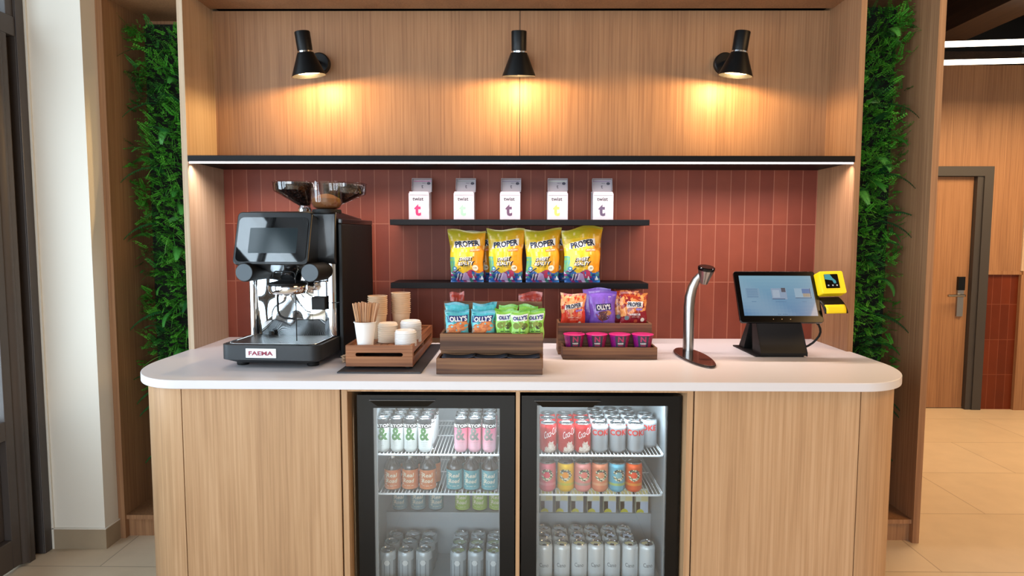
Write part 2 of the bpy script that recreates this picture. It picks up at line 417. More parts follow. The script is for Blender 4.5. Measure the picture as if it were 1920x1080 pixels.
# walls out of the frame that close the shop
rw = MB(); rw.box(-2.6, -2.0, -6.6, -6.5, 0, 3.15, PLASTER); rw.box(-2.0, 2.2, -6.6, -6.5, 2.8, 3.15, PLASTER); rw.box(-2.0, 2.2, -6.6, -6.5, 0, .35, PLASTER)
rw.box(2.2, 6.5, -6.6, -6.5, 0, 3.15, PLASTER)
for x in (-.6, .8): rw.box(x - .04, x + .04, -6.56, -6.5, .35, 2.8, DARKFRAME)
struct(rw.build('wall_rear', smooth=False))
sbox('wall_right', 6.4, 6.5, -6.5, 2.6, 0, 3.15, PLASTER)
# ceiling beams and pendant tubes of the far room
for i, (x0, x1) in enumerate(((3.0, 3.28), (4.3, 4.55), (5.6, 5.85))): sbox('trim_%d' % (10 + i), x0, x1, -2.0, 2.03, 2.86, 3.149, BEAM)
sbox('trim_13', 1.86, 5.6, 1.92, 2.03, 2.79, 2.85, BEAM)
def tube_light(x0, x1, y0, y1, z, label):
    t = thing('tube_light', label, 'light', ((x0 + x1) / 2, (y0 + y1) / 2, z), math.atan2(y1 - y0, x1 - x0), 'linear pendant lights in the far room')
    L = math.hypot(x1 - x0, y1 - y0) / 2
    m = MB(); m.box(-L, L, -.014, .014, -.014, .014, TUBE); m.build('lit_tube', t, smooth=False)
    for s in (-1, 1):
        a_, b_2 = sorted((s * L, s * (L + .004))); m = MB(); m.box(a_, b_2, -.019, .019, -.02, .02, BLACKM); m.build('end_cap', t, smooth=False)
        m = MB(); m.cyl((s * (L - .03), 0, .018), (s * (L - .03), 0, 3.149 - z), .0025, STEEL, 6); m.build('suspension_wire', t)
tube_light(2.1, 4.1, .80, .57, 2.572, 'upper long lit tube, the one ending behind the tall oak panel, farther pair row')
tube_light(2.2, 4.4, 1.22, 1.0, 2.570, 'lower long lit tube just above the far oak wall')
tube_light(2.86, 4.9, .50, .38, 2.60, 'upper short lit tube overlapping its neighbour at the right picture edge')
tube_light(3.19, 5.0, .96, .85, 2.60, 'lower short lit tube overlapping its neighbour at the right picture edge')

# ================================================================== COUNTER
def outline(ax, ay, cx, cy, yb, n=20, inset=0):
    """half-oval ended counter outline, ccw"""
    pts = [(-cx - ax, yb)]
    for k in range(n + 1):
        t = PI + (PI / 2) * k / n; pts.append((-cx + ax * math.cos(t), cy + ay * math.sin(t)))
    for k in range(n + 1):
        t = -PI / 2 + (PI / 2) * k / n; pts.append((cx + ax * math.cos(t), cy + ay * math.sin(t)))
    pts.append((cx + ax, yb)); return pts
CW, AX, AY, CY = 1.235, .270, .384, -.630
pts = outline(AX, AY, CW, CY, YF - .0005)
pts = pts + [(W - .0008, YF - .0005), (W - .0008, -.0008), (-W + .0008, -.0008), (-W + .0008, YF - .0005)]
wk = MB(); wk.prism(pts, .868, .9, WORK)
worktop = tag(wk.build('worktop', smooth=True, ang=30, bevel=.0025), 'white stone worktop with rounded ends running across the whole counter', 'worktop')
def cab(sgn, label, xa, xb):
    t = thing('base_cabinet', label, 'cabinet')
    # curved end
    b = MB(); n = 18
    def ell(o, k): 
        tt = -PI / 2 + (PI / 2) * k / n
        return (sgn * (CW + (AX - .022 - o) * math.cos(tt)), CY + (AY - .03 - o) * math.sin(tt))
    o1 = [ell(0, k) for k in range(n + 1)] + [(sgn * (CW + AX - .022), YF - .002)]
    o2 = [ell(.018, k) for k in range(n + 1)] + [(sgn * (CW + AX - .04), YF - .002)]
    for k in range(len(o1) - 1):
        pt = [o1[k], o1[k + 1], o2[k + 1], o2[k]]
        for A, B in ((o1[k], o1[k + 1]), (o2[k + 1], o2[k])): b.poly([(A[0], A[1], .012), (B[0], B[1], .012), (B[0], B[1], .866), (A[0], A[1], .866)][::sgn], OAKLIT)
    for o in (o1[0], o2[0]): pass
    b.poly([(o1[0][0], o1[0][1], .012), (o1[0][0], o1[0][1], .866), (o2[0][0], o2[0][1], .866), (o2[0][0], o2[0][1], .012)], OAKLIT)
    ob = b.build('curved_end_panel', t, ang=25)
    # merge doubled verts for smooth shading
    import bmesh
    bm = bmesh.new(); bm.from_mesh(ob.data); bmesh.ops.remove_doubles(bm, verts=bm.verts, dist=1e-5); bm.to_mesh(ob.data); bm.free(); ob.data.set_sharp_from_angle(angle=R(30))
    d = MB(); x0, x1 = sorted((sgn * (CW - .001), sgn * xa)); x0 += .0015; x1 -= .0015
    d.box(x0 + .001, x1 - .001, -.985, -.967, .012, .866, OAKLIT); d.build('door', t, smooth=False, bevel=.0008)
    s = MB(); y0, y1 = sorted((sgn * (xa - .003), sgn * xb))
    s.box(y0, y1, -.984, -.30, .0, .866, OAKLIT); s.build('side_panel', t, smooth=False)
    k = MB(); a, b2 = sorted((sgn * xa, sgn * (CW + .1))); k.box(a, b2, -.93, -.9, 0, .1, BLACKM); k.build('toe_kick', t, smooth=False)
    return t
cab(-1, 'oak base cabinet with curved end under the coffee machine', .651, .627)
cab(1, 'oak base cabinet with curved end under the till screen', .633, .608)
t = thing('divider_panel', 'narrow upright oak panel between the two glass door fridges', 'panel')
m = MB(); m.box(-.0125, .002, -.984, -.3, 0, .866, OAKLIT); m.build('upright', t, smooth=False)
m = MB(); m.box(-.6265, -.013, -.983, -.955, .855, .8665, OAKLIT); m.box(.0025, .6075, -.983, -.955, .855, .8665, OAKLIT); m.build('top_rail', t, smooth=False)

# ================================================================== SHELVES
t = thing('long_shelf', 'long black shelf with a lit strip under its front edge, across the niche', 'shelf', (0, 0, 1.7465))
m = MB(); m.box(-W + .001, W - .001, YF - .002, -.001, .003, .0305, SHELFB); m.build('shelf_board', t, smooth=False, bevel=.001)
m = MB(); m.box(-W + .006, W - .006, YF + .001, YF + .007, -.0045, .0028, LED); m.build('led_strip', t, smooth=False)
lo = area('shelf_led', (0, YF + .012, 1.742), (R(12), 0, 0), 2.95, 0.012, 17, (1.0, .84, .78), 130); lo.parent = t; lo.location = (0, YF + .020, -.003)
for z, nm in ((1.4705, 'upper short black wall shelf, under the tea boxes'), (1.1705, 'lower short black wall shelf, under the popcorn bags')):
    m = MB(); m.box(-.611, .611, -.22, -.0005, 0, .0265, SHELFB); o = m.build('wall_shelf', smooth=False, bevel=.001); o.location = (0, 0, z); tag(o, nm, 'shelf', 'short black wall shelves')

# ================================================================== WALL LAMPS
def wall_lamp(x, tilt, rz, lean, label):
    t = thing('wall_lamp', label, 'lamp', (x, YU - .0005, 2.249), 0, 'black wall lamps')
    m = MB(); m.tf = Matrix.Rotation(R(90), 4, 'X'); m.lathe([(.046, 0), (.051, .004), (.051, .026), (.046, .032)], BLACK, 32); m.tf = None; m.build('wall_plate', t)
    # shade group tilts about its neck
    py, pz = -.215, -.032
    m = MB(); m.tube([(0, -.03, 0), (0, -.10, .0), (0, -.15, -.006), (0, py + .03, -.018)], .011, BLACK, 10); m.build('arm', t)
    T = Matrix.Translation((0, py, pz)) @ Matrix.Rotation(lean, 4, 'Y') @ Matrix.Rotation(rz, 4, 'Z') @ Matrix.Rotation(tilt, 4, 'X')
    m = MB(); m.tf = T
    m.lathe([(.037, .028), (.075, -.068), (.076, -.072), (.0725, -.072), (.034, .026)], BLACK, 40, cap0=False, cap1=False)
    sh = m.build('shade', t)
    m = MB(); m.tf = T; m.lathe([(.0335, .034), (.0345, .118), (.033, .121)], BLACK, 32); m.build('shade_cap', t)
    m = MB(); m.tf = T; m.lathe([(.0345, .027), (.0365, .027), (.0365, .0345), (.034, .0345)], CHROME, 32); m.build('brass_ring', t)
    m = MB(); m.tf = T; m.lathe([(.0650, -.055), (.055, -.053), (.004, -.052)], BULB, 24); m.build('diffuser', t)
    d = bpy.data.lights.new('lamp_bulb', 'POINT'); d.energy = 14; d.color = (1.0, .64, .27); d.shadow_soft_size = .010
    o = bpy.data.objects.new('lamp_bulb', d); C.objects.link(o); o.parent = t; o.location = T @ Vector((0, 0, -.0655))
wall_lamp(-.970, R(5), R(-8), R(-6), 'left black wall lamp with cone shade')
wall_lamp(-.005, R(10), 0, 0, 'middle black wall lamp with cone shade, over the panel joint')
wall_lamp(.985, R(5), R(8), R(6), 'right black wall lamp with cone shade')
# ================================================================== COFFEE MACHINE
cm = thing('coffee_machine', 'black and chrome espresso machine with tilted screen and bean hoppers', 'coffee machine', (-.955, -.50, .9), R(-3.5))
# local frame: x right, y back, z up from worktop.
def rrect(x0, x1, y0, y1, r, n=6, corners=(1, 1, 1, 1)):
    pts = []
    for (cx, cy, a0, k) in ((x0 + r, y0 + r, PI, 0), (x1 - r, y0 + r, 1.5 * PI, 1), (x1 - r, y1 - r, 0, 2), (x0 + r, y1 - r, .5 * PI, 3)):
        if corners[k]:
            for i in range(n + 1):
                a = a0 + PI / 2 * i / n; pts.append((cx + r * math.cos(a), cy + r * math.sin(a)))
        else: pts.append(((x0, x1, x1, x0)[k], (y0, y0, y1, y1)[k]))
    return pts
TR = mat('tray_black', '#1b1f23', .5)
m = MB()
o1 = rrect(-.205, .195, -.305, -.02, .045, 8, (1, 1, 0, 0)); o0 = rrect(-.175, .165, -.265, -.02, .045, 8, (1, 1, 0, 0))
a = [m.av((x, y, .016)) for x, y in o0]; b = [m.av((x, y, .034)) for x, y in o1]; c = [m.av((x, y, .092)) for x, y in o1]
o2 = rrect(-.198, .188, -.298, -.02, .040, 8, (1, 1, 0, 0)); d = [m.av((x, y, .094)) for x, y in o2]; e = [m.av((x, y, .086)) for x, y in rrect(-.190, .180, -.290, -.02, .036, 8, (1, 1, 0, 0))]
N = len(a); m.af(a[::-1], TR)
for (p, q) in ((a, b), (b, c), (c, d), (d, e)):
    for k in range(N): m.af((p[k], p[(k + 1) % N], q[(k + 1) % N], q[k]), TR)
m.af(e, TR)
m.build('drip_tray', cm, ang=30)
m = MB()   # perforated grate: steel frame and diagonal bars
GR = mat('grate_metal', '#6c6a68', .35, metal=.8)
m.tube([(x, y, .0945) for x, y in rrect(-.183, .173, -.283, -.03, .03, 5, (1, 1, 1, 1))] + [(-.183, -.2, .0945)], .002, STEEL, 6)
for k in range(44):
    x = -.18 + .35 * k / 43
    m.box(x, x + .0028, -.278, -.035, .089, .0925, GR)
for k in range(30):
    y = -.278 + .24 * k / 29
    m.box(-.18, .172, y, y + .0022, .088, .0918, GR)
m.build('drip_grate', cm, smooth=False)
m = MB(); m.box(-.096, .026, -.3075, -.3052, .043, .080, WHITE); pl = m.build('name_plate', cm, smooth=False, bevel=.001)
m = MB(); m.text('FAEMA', -.035, .0615, .0165, PRINT, lin('#8c1436'), w=.098, bold=.035, fn=lambda x, z: (x, -.3080, z)); m.build('lettering', pl)
# lower body: polished backsplash between two chrome columns
m = MB(); m.box(-.19, .19, -.02, .30, .03, .40, BLACKG); m.build('lower_body', cm, smooth=False, bevel=.006)
m = MB()
MIRROR = mat('polished_steel', '#dfe6ea', .05, metal=1)
def bs(u, v):
    x = -.172 + .30 * u; z = .092 + .30 * v
    return (x, -.030 - .018 * math.sin(u * PI) - .010 * math.sin(v * PI) - .006 * math.sin(u * 3 * PI) * math.sin(v * 2 * PI), z)
m.grid(24, 20, bs, MIRROR); m.build('backsplash', cm, ang=60)
m = MB(); m.tube([(-.185, -.045, .085), (-.185, -.045, .40)], .013, CHROME, 20); m.build('chrome_column', cm)
m = MB()
cr = [(.125, -.035)] + [(.155 + .034 * math.sin(k * PI / 12), -.035 - .0 + .034 - .034 * math.cos(k * PI / 12) - .03) for k in range(7)] + [(.192, .05), (.125, .05)]
m.prism(cr, .09, .235, CHROME); m.prism([(x * 1.0, y) for x, y in cr], .238, .405, CHROME); m.build('chrome_column', cm, ang=30)
# upper black housing
HB = mat('housing_black', '#100f10', .3, coat=.3)
m = MB(); 
prof = [(-.065, .40), (-.075, .43), (-.06, .615), (-.03, .622), (.30, .600), (.31, .59), (.31, .40)]
def side(xa, xb, prof, mm, target):
    A = [target.av((xa, y, z)) for y, z in prof]; B = [target.av((xb, y, z)) for y, z in prof]
    target.af(A[::-1], mm); target.af(B, mm)
    for k in range(len(A)): target.af((A[k], A[(k + 1) % len(A)], B[(k + 1) % len(A)], B[k])[::1], mm)
side(-.195, .19, prof, HB, m)
hb = m.build('housing', cm, ang=30, bevel=.006)
m = MB(); m.box(.196, .212, -.055, .40, .0, .57, BLACKM); m.box(.196, .2135, -.055, .40, .57, .592, HB); m.build('side_panel', cm, smooth=False, bevel=.004)
# tilted screen block in front
m = MB(); TS = Matrix.Translation((-.20, -.19, .402)) @ Matrix.Rotation(R(-17), 4, 'X')
m.tf = TS
o = rrect(0, .315, 0, .225, .02, 6)
def sl(o, y): return [m.av((x, y, z)) for x, z in o]
A = sl(o, 0); Bk = sl(rrect(0.01, .315, .0, .23, .02, 6), .14)
N = len(A); m.af(A, HB); m.af(Bk[::-1], HB)
for k in range(N): m.af((A[k], Bk[k], Bk[(k + 1) % N], A[(k + 1) % N]), HB)
m.build('screen_housing', cm, ang=30, bevel=.004)
SG = mat('dark_screen_glass', '#04090c', .03, coat=1, spec=.9)
m = MB(); m.tf = TS; m.prism([(x, z) for x, z in rrect(.012, .303, .012, .200, .02, 6)], 0, .003, SG)
# prism lies in local xy; swing it up onto the face
m.v = [TS @ Matrix.Rotation(R(90), 4, 'X') @ (TS.inverted() @ p) for p in m.v]
sc = m.build('screen', cm, ang=30)
m = MB(); m.tf = TS @ Matrix.Rotation(R(90), 4, 'X'); 
LIT = mat('dim_display', '#000000', .1, emit='#31444c', es=.45)
m.prism(rrect(.062, .262, .048, .155, .003, 2), .0031, .0034, LIT); m.build('display_image', sc, smooth=False)
# two knobs
for x, ll in ((-.135, .235), (.135, .225)):
    t2 = MB(); t2.tube([(x, -.22, .372), (x, -.215, .372), (x, .0, .372)], [.036, .038, .038], BLACKM, 32); kn = t2.build('steam_knob', cm, ang=40)
    t2 = MB(); t2.tube([(x, -.2225, .372), (x, -.2199, .372)], .034, mat('knob_face', '#3b464e', .4), 32); t2.build('knob_face', kn)
# group head with portafilter
m = MB(); m.lathe([(.03, .34), (.05, .334), (.078, .328), (.080, .322), (.076, .318)], BLACKM, 36, .02, -.165); 
m.lathe([(.074, .322), (.077, .316), (.077, .300), (.070, .286), (.045, .280), (.02, .276)], CHROME, 40, .02, -.165)
m.build('group_head', cm, ang=40)
m = MB(); m.tube([(.02, -.165, .345), (.02, -.13, .385), (.02, -.06, .40)], .028, CHROME, 20); m.build('group_neck', cm)
m = MB()
for s in (-1, 1): m.tube([(.02, -.17, .282), (.02 + s * .014, -.172, .27), (.02 + s * .016, -.172, .258)], .006, CHROME, 10)
m.tube([(-.025, -.165, .29), (-.027, -.17, .27)], .005, CHROME, 8)
m.build('spout', cm)
m = MB(); m.tube([(.015, -.2, .375), (.055, -.205, .375), (.066, -.206, .370), (.070, -.207, .36), (.070, -.208, .25), (.070, -.208, .096)], .0022, BLACKM, 8); m.build('probe_wire', cm)
m = MB(); m.tube([(-.015, -.17, .30), (-.015, -.185, .27), (-.014, -.187, .215), (-.004, -.19, .195), (.014, -.19, .186), (.060, -.19, .183)], .0045, BLACKM, 10)
m.tube([(-.02, -.19, .375), (-.028, -.19, .368), (-.03, -.19, .352)], .003, BLACKM, 8); m.tube([(-.02, -.19, .375), (.04, -.2, .376)], .003, BLACKM, 8)
m.build('steam_wand', cm)
m = MB(); m.box(.085, .145, -.085, -.05, .208, .262, BLACKM); m.box(.095, .15, -.08, -.05, .262, .33, CHROME); m.build('water_outlet', cm, smooth=False, bevel=.004)
m = MB(); m.lathe([(.012, .095), (.012, .108), (.009, .113)], BLACKM, 16, -.10, -.06); m.build('drain_plug', cm)
for x in (-.15, .14):
    for y in (-.22, .26):
        m = MB(); m.lathe([(.022, 0), (.024, .004), (.024, .012), (.018, .017 if y < 0 else .031)], BLACKM, 20, x, y); m.build('foot', cm)
# hoppers
HOP = glassmat('smoked_hopper', .08, (.62, .60, .60), .04)
BEAN = mat('coffee_beans', '#2c140c', .4)
nn, ll2, bb = nodes(BEAN); vr = nn.new('ShaderNodeTexVoronoi'); vr.inputs['Scale'].default_value = 110
crr = nn.new('ShaderNodeValToRGB'); crr.color_ramp.elements[0].color = (*lin('#5a2c1a'), 1); crr.color_ramp.elements[1].color = (*lin('#120705'), 1); crr.color_ramp.elements[1].position = .6
tcc = nn.new('ShaderNodeTexCoord'); ll2.new(tcc.outputs['Object'], vr.inputs['Vector']); ll2.new(vr.outputs['Distance'], crr.inputs[0]); ll2.new(crr.outputs[0], bb.inputs['Base Color'])
bpn = nn.new('ShaderNodeBump'); bpn.invert = True; bpn.inputs['Distance'].default_value = .004; ll2.new(vr.outputs['Distance'], bpn.inputs['Height']); ll2.new(bpn.outputs['Normal'], bb.inputs['Normal'])
def hopper(cx, cy, rx, ry, nx, z0, zb, zt):
    m = MB(); seg = 40; rings = []
    lv = [(0, z0), (.0, z0 + .012), (1, zb), (1.04, zb + .006), (1.06, zt - .003), (1.10, zt), (1.08, zt + .001)]
    for f, z in lv:
        ff = min(f, 1); ax = (.024 + (rx - .024) * ff) * (f if f > 1 else 1); ay = (.024 + (ry - .024) * ff) * (f if f > 1 else 1); ox = nx + (cx - nx) * ff
        rings.append([m.av((ox + ax * math.sin(2 * PI * k / seg), cy - ay * math.cos(2 * PI * k / seg), z)) for k in range(seg)])
    for j in range(len(rings) - 1):
        for k in range(seg): m.af((rings[j][k], rings[j][(k + 1) % seg], rings[j + 1][(k + 1) % seg], rings[j + 1][k]), HOP)
    h = m.build('bean_hopper', cm, ang=40)
    m = MB(); rings = []
    zf = zb + (zt - zb) * .8
    for f, z in ((.02, z0 + .014), (.93, zb + .003), (.97, zf - .002), (.93, zf + .004), (.4, zf + .008)):
        ax = .020 + (rx - .022) * f; ay = .020 + (ry - .022) * f; ox = nx + (cx - nx) * f
        rings.append([m.av((ox + ax * math.sin(2 * PI * k / seg), cy - ay * math.cos(2 * PI * k / seg), z)) for k in range(seg)])
    for j in range(len(rings) - 1):
        for k in range(seg): m.af((rings[j][k], rings[j][(k + 1) % seg], rings[j + 1][(k + 1) % seg], rings[j + 1][k]), BEAN)
    m.af(rings[-1], BEAN); m.build('coffee_beans', h)
    m = MB(); m.lathe([(.030, z0 - .02), (.030, z0 - .004), (.026, z0 + .004)], CHROME, 28, nx, cy); m.build('hopper_collar', h)
hopper(-.042, .075, .082, .095, .005, .638, .712, .752)
hopper(.176, .105, .088, .090, .095, .628, .700, .748)
m = MB(); m.lathe([(.042, .632), (.056, .640), (.065, .662), (.068, .742), (.071, .746), (.068, .747)], CLEARP, 40, .132, -.005, cap1=False); fh = m.build('front_hopper', cm, ang=45)
m = MB(); m.lathe([(.038, .634), (.052, .642), (.061, .660), (.058, .676), (.03, .692), (.004, .698)], mat('ground_coffee', '#8a5a30', .8), 32, .132, -.005); m.build('ground_coffee', fh)
m = MB(); m.lathe([(.060, .612), (.062, .618), (.060, .630), (.045, .632)], BLACKM, 32, .132, -.005); m.build('hopper_collar', fh)

# ================================================================== CRATE WITH CUPS
slate = MB(); slate.prism([(-.690, -.885), (-.372, -.885), (-.362, -.235), (-.680, -.235)], 0, .006, SLATE); so = slate.build('slate_mat', smooth=False, bevel=.001); so.location = (0, 0, .9003)
tag(so, 'thin dark slate mat under the wooden cup crate', 'mat')
cr8 = thing('wooden_crate', 'shallow warm brown wooden crate with slotted front, holding paper cups and lids', 'crate', (-.543, -.82, .908))
def slotted(m, x0, x1, z0, z1, sx0, sx1, sz0, sz1, y0, y1, mm):
    m.box(x0, x1, y0, y1, z0, sz0, mm); m.box(x0, x1, y0, y1, sz1, z1, mm); m.box(x0, sx0, y0, y1, sz0, sz1, mm); m.box(sx1, x1, y0, y1, sz0, sz1, mm)
    r = (sz1 - sz0) / 2; n = 8
    for (sx, sg) in ((sx0, 1), (sx1, -1)):     # round the slot ends
        for k in range(n):
            for s in (1, -1):
                a0, a1 = PI / 2 * k / n, PI / 2 * (k + 1) / n
                p = [(sx, sz0 + r + s * r), (sx + sg * r * (1 - math.cos(PI / 2 - a0)), sz0 + r + s * r * 1), ]
        pass
m = MB(); slotted(m, -.13, .13, .006, .089, -.092, .092, .045, .060, 0, .012, ACACIA)
for s, x in ((1, -.092), (-1, .092)):
    for k in range(6):
        a0, a1 = -PI / 2 + PI * k / 6, -PI / 2 + PI * (k + 1) / 6
        cz, r = .0525, .0075
        p0 = (x + s * (r - r * math.cos(a0)), cz + r * math.sin(a0)); p1 = (x + s * (r - r * math.cos(a1)), cz + r * math.sin(a1))
        q = [(x - s * .001, p0[1]), p0, p1, (x - s * .001, p1[1])]
        for yy in (.0, ): m.poly([(a, yy, b) for a, b in (q if s > 0 else q[::-1])], ACACIA)
m.build('front_board', cr8, smooth=False, bevel=.0008)
m = MB(); m.box(-.13, .13, .573, .585, .006, .089, ACACIA); m.build('back_board', cr8, smooth=False, bevel=.0008)
for x0 in (-.13, .118):
    m = MB(); m.box(x0, x0 + .012, .0125, .5725, .006, .040, ACACIAY); m.box(x0, x0 + .012, .0125, .5725, .058, .089, ACACIAY)
    for y in (.0125, .28, .5525): m.box(x0 + .0005, x0 + .0115, y, y + .02, .04, .058, ACACIAY)
    m.build('side_board', cr8, smooth=False)
m = MB()
for k in range(9): m.box(-.1175 + k * .0265, -.1175 + k * .0265 + .0235, .0125, .5725, .068, .076, ACACIAY)
m.build('slatted_deck', cr8, smooth=False)
for x, y in ((-.115, .02), (.1, .02), (-.115, .55), (.1, .55)):
    m = MB(); m.box(x, x + .015, y, y + .015, -.0005, .006, BLACKM); m.build('foot', cr8, smooth=False)
DECK = .908 + .0762
def cup_mesh(name, r0, r1, h, mm):
    m = MB(); m.lathe([(r0 - .002, .003), (r0, 0), (r1, h - .004), (r1 + .0015, h - .0035), (r1 + .0035, h - .002), (r1 + .0035, h), (r1 + .0015, h + .001), (r1 - .0005, h + .001), (r1 - .001, h - .003), (r0 - .001, .004)], mm, 40)
    return m.build(name, ang=50)
pc = tag(cup_mesh('paper_cup', .030, .0415, .098, PAPER), 'white paper cup holding the wooden stirrers at the front of the crate', 'cup'); CX, CY2 = -.608, -.765
pc.location = (CX, CY2, DECK)
kc = tag(cup_mesh('paper_cup', .029, .0385, .105, KRAFT), 'x', 'cup', 'beige paper cups in two nested stacks'); first = True
for sx, sy, nn_, nm in ((-.513, -.50, 11, 'right nested cup stack'), (-.602, -.56, 10, 'left nested cup stack behind the stirrers')):
    for k in range(nn_):
        o = kc if first else kc.copy()
        if not first: C.objects.link(o)
        first = False
        o.location = (sx + random.uniform(-.0006, .0006), sy, DECK + .0085 * k)
        pos = 'bottom cup' if k == 0 else ('top cup' if k == nn_ - 1 else ORD[k] + ' cup up')
        o['label'] = 'beige paper cup, ' + pos + ' of the ' + nm
def lid_mesh(name, r, mm, h=.014):
    m = MB(); m.lathe([(r, 0), (r + .0015, .002), (r + .001, .005), (r - .002, .006), (r - .003, h - .002), (r - .006, h), (r - .012, h - .001), (r - .014, h - .004), (.005, h - .004)], mm, 40, cap0=False)
    return m.build(name, ang=50)
def lid_stack(mm, r, x, y, n, dz, nm, grp, lean=0):
    p = lid_mesh('cup_lid', r, mm); tag(p, 'x', 'cup lid', grp)
    for k in range(n):
        o = p if k == 0 else p.copy()
        if k: C.objects.link(o)
        o.location = (x + lean * k + random.uniform(-.0005, .0005), y, DECK + dz * k)
        pos = 'bottom lid' if k == 0 else ('top lid' if k == n - 1 else ORD[k] + ' lid up')
        o['label'] = nm[0] + ', ' + pos + ' of the ' + nm[1]
lid_stack(LIDK, .040, -.541, -.65, 9, .0082, ('cream cup lid', 'left lid stack'), 'cream cup lids')
lid_stack(LIDW, .042, -.452, -.745, 9, .0062, ('white cup lid', 'front right stack'), 'white cup lids in the front stack')
lid_stack(LIDW, .042, -.448, -.642, 13, .0062, ('white cup lid', 'tall rear lid stack'), 'white cup lids in the rear stack')
# stirrers
m = MB(); m.box(-.003, .003, -.0007, .0007, 0, .165, STIR); st = m.build('wooden_stirrer', smooth=False); tag(st, 'flat wooden stirrer standing in the white paper cup', 'stirrer', 'wooden stirrers in the white paper cup')
rs = random.Random(3)
for k in range(34):
    o = st if k == 0 else st.copy()
    if k: C.objects.link(o)
    gx = (k % 9 - 4) / 4; gy = (k // 9 - 1.5) / 1.5
    bx, by = gx * .016, gy * .013
    tx, ty = gx * .046 + rs.uniform(-.004, .004) + .006, gy * .022 + rs.uniform(-.004, .004)
    d = Vector((tx - bx, ty - by, .162)).normalized()
    q = Vector((0, 0, 1)).rotation_difference(d) @ Matrix.Rotation(rs.uniform(-.9, .9), 4, 'Z').to_quaternion()
    o.rotation_euler = q.to_euler(); o.location = (CX + bx, CY2 + by, DECK + .006 + rs.uniform(0, .006))
# paper sugar sticks lying behind, between machine and crate
m = MB(); m.box(-.055, .055, -.006, .006, 0, .004, KRAFT); sg_ = m.build('sugar_stick', smooth=False, bevel=.001); tag(sg_, 'x', 'sugar sachet', 'paper sugar sticks left of the crate')
for k in range(7):
    o = sg_ if k == 0 else sg_.copy()
    if k: C.objects.link(o)
    o.location = (-.738 + .002 * (k % 2) + .03, -.50 + .012 * k, .9785 if False else .9012 + .0); o.rotation_euler = (0, 0, R(78))
    o.location = (-.705, -.62 + .0, .9008 + .0045 * k); o.rotation_euler = (0, 0, R(70 + 5 * math.sin(k * 2.3)))
    o['label'] = 'pale paper sugar stick, ' + (['lowest'] + [x + ' from the bottom' for x in ORD[1:6]] + ['topmost'])[k] + ' in the pile left of the crate'
# ================================================================== SNACK BAGS
def bag(name, h, wb, wt, th, art, extras, label, cat='snack bag', seed=0, matr=None, crimp=.012, wob=.004):
    """pillow bag standing on its bottom edge, front towards -y"""
    rr = random.Random(seed); ph = [rr.uniform(0, 6) for _ in range(6)]
    matr = matr or PRINTBAG
    def half(v):
        base = wb + (wt - wb) * v
        return base / 2 * (1 - .07 * math.sin(v * PI)) 
    def thick(u, v):     # u in -1..1
        e = max(0, 1 - abs(u) ** 2.6) ** .62
        vv = max(0, min(1, (v * h - .006) / (h - .006 - crimp)))
        s = math.sin(min(1, vv * 2.4) * PI / 2) ** .7 if vv < .417 else max(0, math.cos((vv - .417) / .583 * PI / 2)) ** .62
        wr = 1 + .10 * math.sin(9 * u + ph[0] + 3 * v) * math.sin(7 * v + ph[1]) + .05 * math.sin(17 * u + ph[2])
        return th / 2 * e * s * wr + .0007
    def topz(u, v): return v * h + (wob * math.sin(3.1 * u + ph[3]) * v ** 4) + wob * .8 * u * math.cos(ph[4]) * v ** 4
    def P(u, v, side):
        return (half(v) * u + .002 * math.sin(11 * v + ph[5]) , side * thick(u, v) + wob * math.sin(2.2 * u + ph[4]) * v ** 3, topz(u, v))
    nu, nv = 40, 52
    m = MB()
    def cf(a, b): return art(a * 2 - 1, b)
    m.grid(nu, nv, lambda a, b: P(a * 2 - 1, b, -1), matr, cf)
    m.grid(nu, nv, lambda a, b: P(a * 2 - 1, b, 1), matr, cf, flip=True)
    def fn(x, z, e=.0012):
        v = max(0, min(1, z / h)); u = max(-1, min(1, x / half(v)))
        p = P(u, v, -1); return (p[0], p[1] - e, p[2])
    m.fn = fn
    extras(m, fn)
    o = m.build(name, ang=75); tag(o, label, cat); return o
def quadpatch(m, fn, pts, col, mm=PRINTM, n=8, e=.0006):
    """planar quad (x,z corners: bl, br, tr, tl) laid on the surface"""
    (ax, az), (bx, bz), (cx, cz), (dx, dz) = pts
    def g(u, v):
        x = (ax * (1 - u) + bx * u) * (1 - v) + (dx * (1 - u) + cx * u) * v
        z = (az * (1 - u) + bz * u) * (1 - v) + (dz * (1 - u) + cz * u) * v
        return fn(x, z, e)
    m.grid(n, max(2, n // 2), g, mm, None, col)
def disc(m, fn, cx, cz, r, col, mm=PRINTM, e=.0007, n=20, sx=1):
    c = m.av(fn(cx, cz, e)); ring = [m.av(fn(cx + sx * r * math.cos(2 * PI * k / n), cz + r * math.sin(2 * PI * k / n), e)) for k in range(n)]
    for k in range(n): m.af((c, ring[k], ring[(k + 1) % n]), mm, col)
NAVYC = lin('#15233f'); WHT = lin('#f1eeea')
def hsh(a, b, s=0): return (math.sin(a * 127.1 + b * 311.7 + s * 74.7) * 43758.5453) % 1
def mix(a, b, t): t = max(0, min(1, t)); return tuple(x * (1 - t) + y * t for x, y in zip(a, b))
